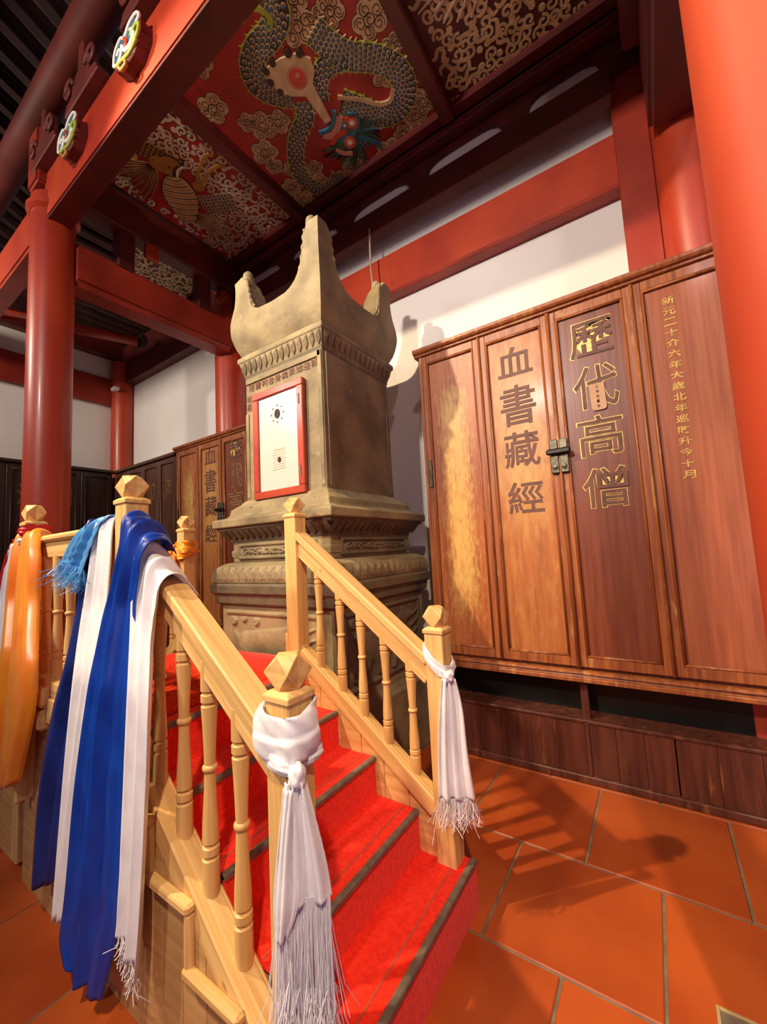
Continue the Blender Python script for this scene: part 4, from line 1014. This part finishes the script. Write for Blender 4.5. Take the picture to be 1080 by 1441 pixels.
# A: white scarf on the lower right newel
A = thing('ceremonial_scarf', 'white silk scarf knotted round the lower right newel, short tail with fringe', 'scarf', (0, 0, 0), 'silk scarves tied on the railings')
ax, ay = -.845, YR-.005
wrap(ax, ay, 1.012, .044, .030, 'white_silk', A, (-.052, .012), .008, 1, crump=.003)
knot((-.775, 1.595, .955), (.022, .024, .024), 'white_silk', A)
sheet([((-.80, 1.575, .945), (-.755, 1.61, .945)), ((-.815, 1.565, .82), (-.735, 1.62, .82)), ((-.83, 1.56, .64), (-.725, 1.62, .64)), ((-.835, 1.55, .47), (-.705, 1.62, .47))], 'white_silk', A, folds=5, depth=.010, seed=2, push_out=False, crease=.001)
fringe((-.835, 1.55, .475), (-.705, 1.62, .475), .10, 170, 'white_fringe', A, 3, .016, .0009)
# B: white scarf on the near newel
B = thing('ceremonial_scarf', 'white silk scarf knotted round the nearest newel, long shiny fringe over the stairs', 'scarf', (0, 0, 0), 'silk scarves tied on the railings')
bx, by = -.845, YL-.005
wrap(bx, by, 1.058, .045, .058, 'white_silk', B, (-.012, .016), .015, 4, crump=.0035)
wrap(bx, by, 1.000, .044, .020, 'white_silk', B, (-.022, .012), .012, 15, crump=.003)
knot((-.775, .725, .962), (.022, .022, .030), 'white_silk', B, seed=8)
sheet([((-.795, .705, .955), (-.760, .735, .955)), ((-.80, .70, .88), (-.735, .735, .88)), ((-.812, .688, .78), (-.712, .745, .78)), ((-.815, .68, .68), (-.70, .75, .70))], 'white_silk', B, folds=5, depth=.010, seed=6, push_out=False, crease=.001)
sheet([((-.785, .69, .945), (-.765, .72, .945)), ((-.80, .68, .82), (-.765, .71, .82)), ((-.81, .67, .70), (-.755, .70, .71)), ((-.805, .67, .62), (-.78, .69, .63))], 'white_silk', B, folds=3, depth=.008, seed=9, push_out=False, crease=.001)
fringe((-.812, .682, .70), (-.702, .748, .71), .34, 380, 'white_fringe', B, 10, .012, .0010)
fringe((-.80, .675, .52), (-.71, .74, .52), .16, 120, 'white_fringe', B, 11, .020, .0013)
# C: blue scarf over the upper left rail
C_ = thing('ceremonial_scarf', 'bright blue silk scarf hanging nearly to the floor from the upper left newel', 'scarf', (0, 0, 0), 'silk scarves tied on the railings')
sheet([((-1.675, .85, 1.60), (-1.54, .85, 1.52)), ((-1.675, .80, 1.685), (-1.50, .79, 1.575)), ((-1.65, .722, 1.675), (-1.485, .722, 1.56)), ((-1.655, .70, 1.52), (-1.50, .70, 1.48)), ((-1.75, .695, 1.30), (-1.535, .70, 1.30)), ((-1.86, .69, 1.02), (-1.58, .70, 1.04)), ((-1.94, .68, .65), (-1.60, .695, .68)), ((-1.97, .67, .32), (-1.61, .69, .36)), ((-1.99, .66, .10), (-1.64, .68, .20)), ((-1.93, .66, .03), (-1.70, .67, .03))], 'blue_silk', C_, folds=4.5, depth=.016, nv=8, seed=12, twist=.4, crease=.002)
# D: white scarf to its right, along the handrail
D_ = thing('ceremonial_scarf', 'white woven scarf folded over the sloping handrail right of the blue scarf', 'scarf', (0, 0, 0), 'silk scarves tied on the railings')
sheet([((-1.56, .84, 1.50), (-1.39, .84, 1.36)), ((-1.565, .775, 1.572), (-1.39, .775, 1.44)), ((-1.56, .724, 1.555), (-1.385, .724, 1.425)), ((-1.555, .708, 1.45), (-1.39, .708, 1.33)), ((-1.565, .705, 1.20), (-1.41, .705, 1.20)), ((-1.585, .70, .80), (-1.425, .70, .80)), ((-1.60, .695, .45), (-1.45, .695, .42)), ((-1.61, .69, .28), (-1.475, .69, .19))], 'white_silk', D_, folds=4, depth=.010, nv=8, seed=14, crease=.0008)
fringe((-1.52, .655, .35), (-1.405, .655, .26), .05, 60, 'white_fringe', D_, 15, .01, .001)
# E: white scarf left of the newel
E_ = thing('ceremonial_scarf', 'long white silk scarf over the level handrail just left of the upper newel', 'scarf', (0, 0, 0), 'silk scarves tied on the railings')
sheet([((-1.93, .83, 1.58), (-1.775, .83, 1.60)), ((-1.93, .775, 1.675), (-1.775, .775, 1.69)), ((-1.925, .73, 1.655), (-1.775, .73, 1.67)), ((-1.935, .712, 1.45), (-1.765, .712, 1.47)), ((-2.0, .70, 1.15), (-1.80, .705, 1.13)), ((-2.05, .69, .80), (-1.90, .70, .80)), ((-2.08, .68, .45), (-1.97, .69, .45)), ((-2.10, .67, .12), (-2.0, .68, .14))], 'white_silk', E_, folds=3, depth=.010, nv=8, seed=17)
# F: light blue scarf with fringe at left
F_ = thing('ceremonial_scarf', 'light blue silk scarf with a loose fringe spread on the level handrail', 'scarf', (0, 0, 0), 'silk scarves tied on the railings')
sheet([((-1.98, .84, 1.62), (-1.80, .84, 1.64)), ((-2.02, .775, 1.68), (-1.80, .775, 1.695)), ((-2.08, .725, 1.655), (-1.84, .722, 1.675)), ((-2.15, .705, 1.60), (-1.90, .705, 1.58)), ((-2.21, .70, 1.54), (-1.95, .70, 1.50)), ((-2.20, .695, 1.51), (-1.98, .70, 1.46))], 'light_silk', F_, folds=5, depth=.009, seed=18, crease=.003)
fringe((-2.22, .695, 1.53), (-1.96, .70, 1.48), .09, 220, 'light_silk', F_, 19, .022, .0012)
# G: navy scarf
G_ = thing('ceremonial_scarf', 'dark navy silk scarf hanging behind the long white scarf at left', 'scarf', (0, 0, 0), 'silk scarves tied on the railings')
sheet([((-2.04, .83, 1.60), (-1.90, .83, 1.60)), ((-2.05, .775, 1.672), (-1.90, .775, 1.672)), ((-2.04, .735, 1.66), (-1.90, .735, 1.66)), ((-2.05, .725, 1.44), (-1.90, .725, 1.44)), ((-2.17, .72, 1.12), (-1.90, .725, 1.12)), ((-2.30, .71, .85), (-1.92, .72, .85)), ((-2.40, .70, .50), (-2.02, .71, .50)), ((-2.44, .695, .08), (-2.10, .70, .25))], 'navy_silk', G_, folds=3.5, depth=.014, nv=8, seed=21)
# H..J: far left newel
Hh_ = thing('ceremonial_scarf', 'orange silk scarf hanging in two folds from the far left newel', 'scarf', (0, 0, 0), 'silk scarves tied on the railings')
sheet([((-2.90, .84, 1.60), (-2.66, .84, 1.60)), ((-2.90, .775, 1.68), (-2.65, .775, 1.675)), ((-2.88, .73, 1.66), (-2.62, .72, 1.66)), ((-2.86, .70, 1.45), (-2.55, .70, 1.50)), ((-2.88, .69, 1.10), (-2.52, .69, 1.15)), ((-2.92, .68, .75), (-2.50, .68, .85)), ((-2.96, .67, .36), (-2.64, .67, .48))], 'orange_silk', Hh_, folds=4, depth=.018, nv=8, seed=25, crease=.001)
I_ = thing('ceremonial_scarf', 'red silk scarf wound round the far left newel above the orange one', 'scarf', (0, 0, 0), 'silk scarves tied on the railings')
wrap(-2.86, YL, 1.69, .045, .028, 'red_silk', I_, (.02, .0), .010, 26)
sheet([((-2.98, .71, 1.60), (-2.88, .70, 1.66)), ((-3.06, .70, 1.50), (-2.93, .69, 1.56)), ((-3.12, .69, 1.35), (-2.98, .68, 1.40)), ((-3.14, .68, 1.1), (-3.0, .67, 1.1))], 'red_silk', I_, folds=3, depth=.010, seed=27)
J_ = thing('ceremonial_scarf', 'white scarf showing between the red and orange scarves at the far left newel', 'scarf', (0, 0, 0), 'silk scarves tied on the railings')
wrap(-2.86, YL, 1.645, .047, .016, 'white_silk', J_, (.02, .0), .010, 28)
sheet([((-2.93, .70, 1.60), (-2.87, .69, 1.64)), ((-2.98, .685, 1.40), (-2.89, .68, 1.42)), ((-3.02, .675, 1.1), (-2.90, .67, 1.1)), ((-3.06, .67, .6), (-2.93, .66, .6)), ((-3.06, .67, .4), (-2.95, .66, .4))], 'white_silk', J_, folds=3, depth=.010, seed=29)
K_ = thing('ceremonial_scarf', 'small orange-yellow silk scarf knotted round the back newel beside the tower', 'scarf', (0, 0, 0), 'silk scarves tied on the railings')
wrap(-2.86, YR, 1.585, .046, .045, 'orange_silk', K_, (.01, .0), .012, 30)
wrap(-2.86, YR, 1.545, .048, .028, 'yellow_silk', K_, (.02, .02), .012, 33)
sheet([((-2.93, 1.60, 1.60), (-2.88, 1.60, 1.64)), ((-3.02, 1.58, 1.52), (-2.92, 1.58, 1.56)), ((-3.08, 1.56, 1.44), (-2.98, 1.56, 1.45))], 'yellow_silk', K_, folds=3, depth=.010, seed=31)
sheet([((-2.93, 1.58, 1.54), (-2.87, 1.58, 1.54)), ((-2.93, 1.57, 1.42), (-2.84, 1.57, 1.42)), ((-2.88, 1.56, 1.30), (-2.84, 1.56, 1.30))], 'orange_silk', K_, folds=3, depth=.008, seed=32)
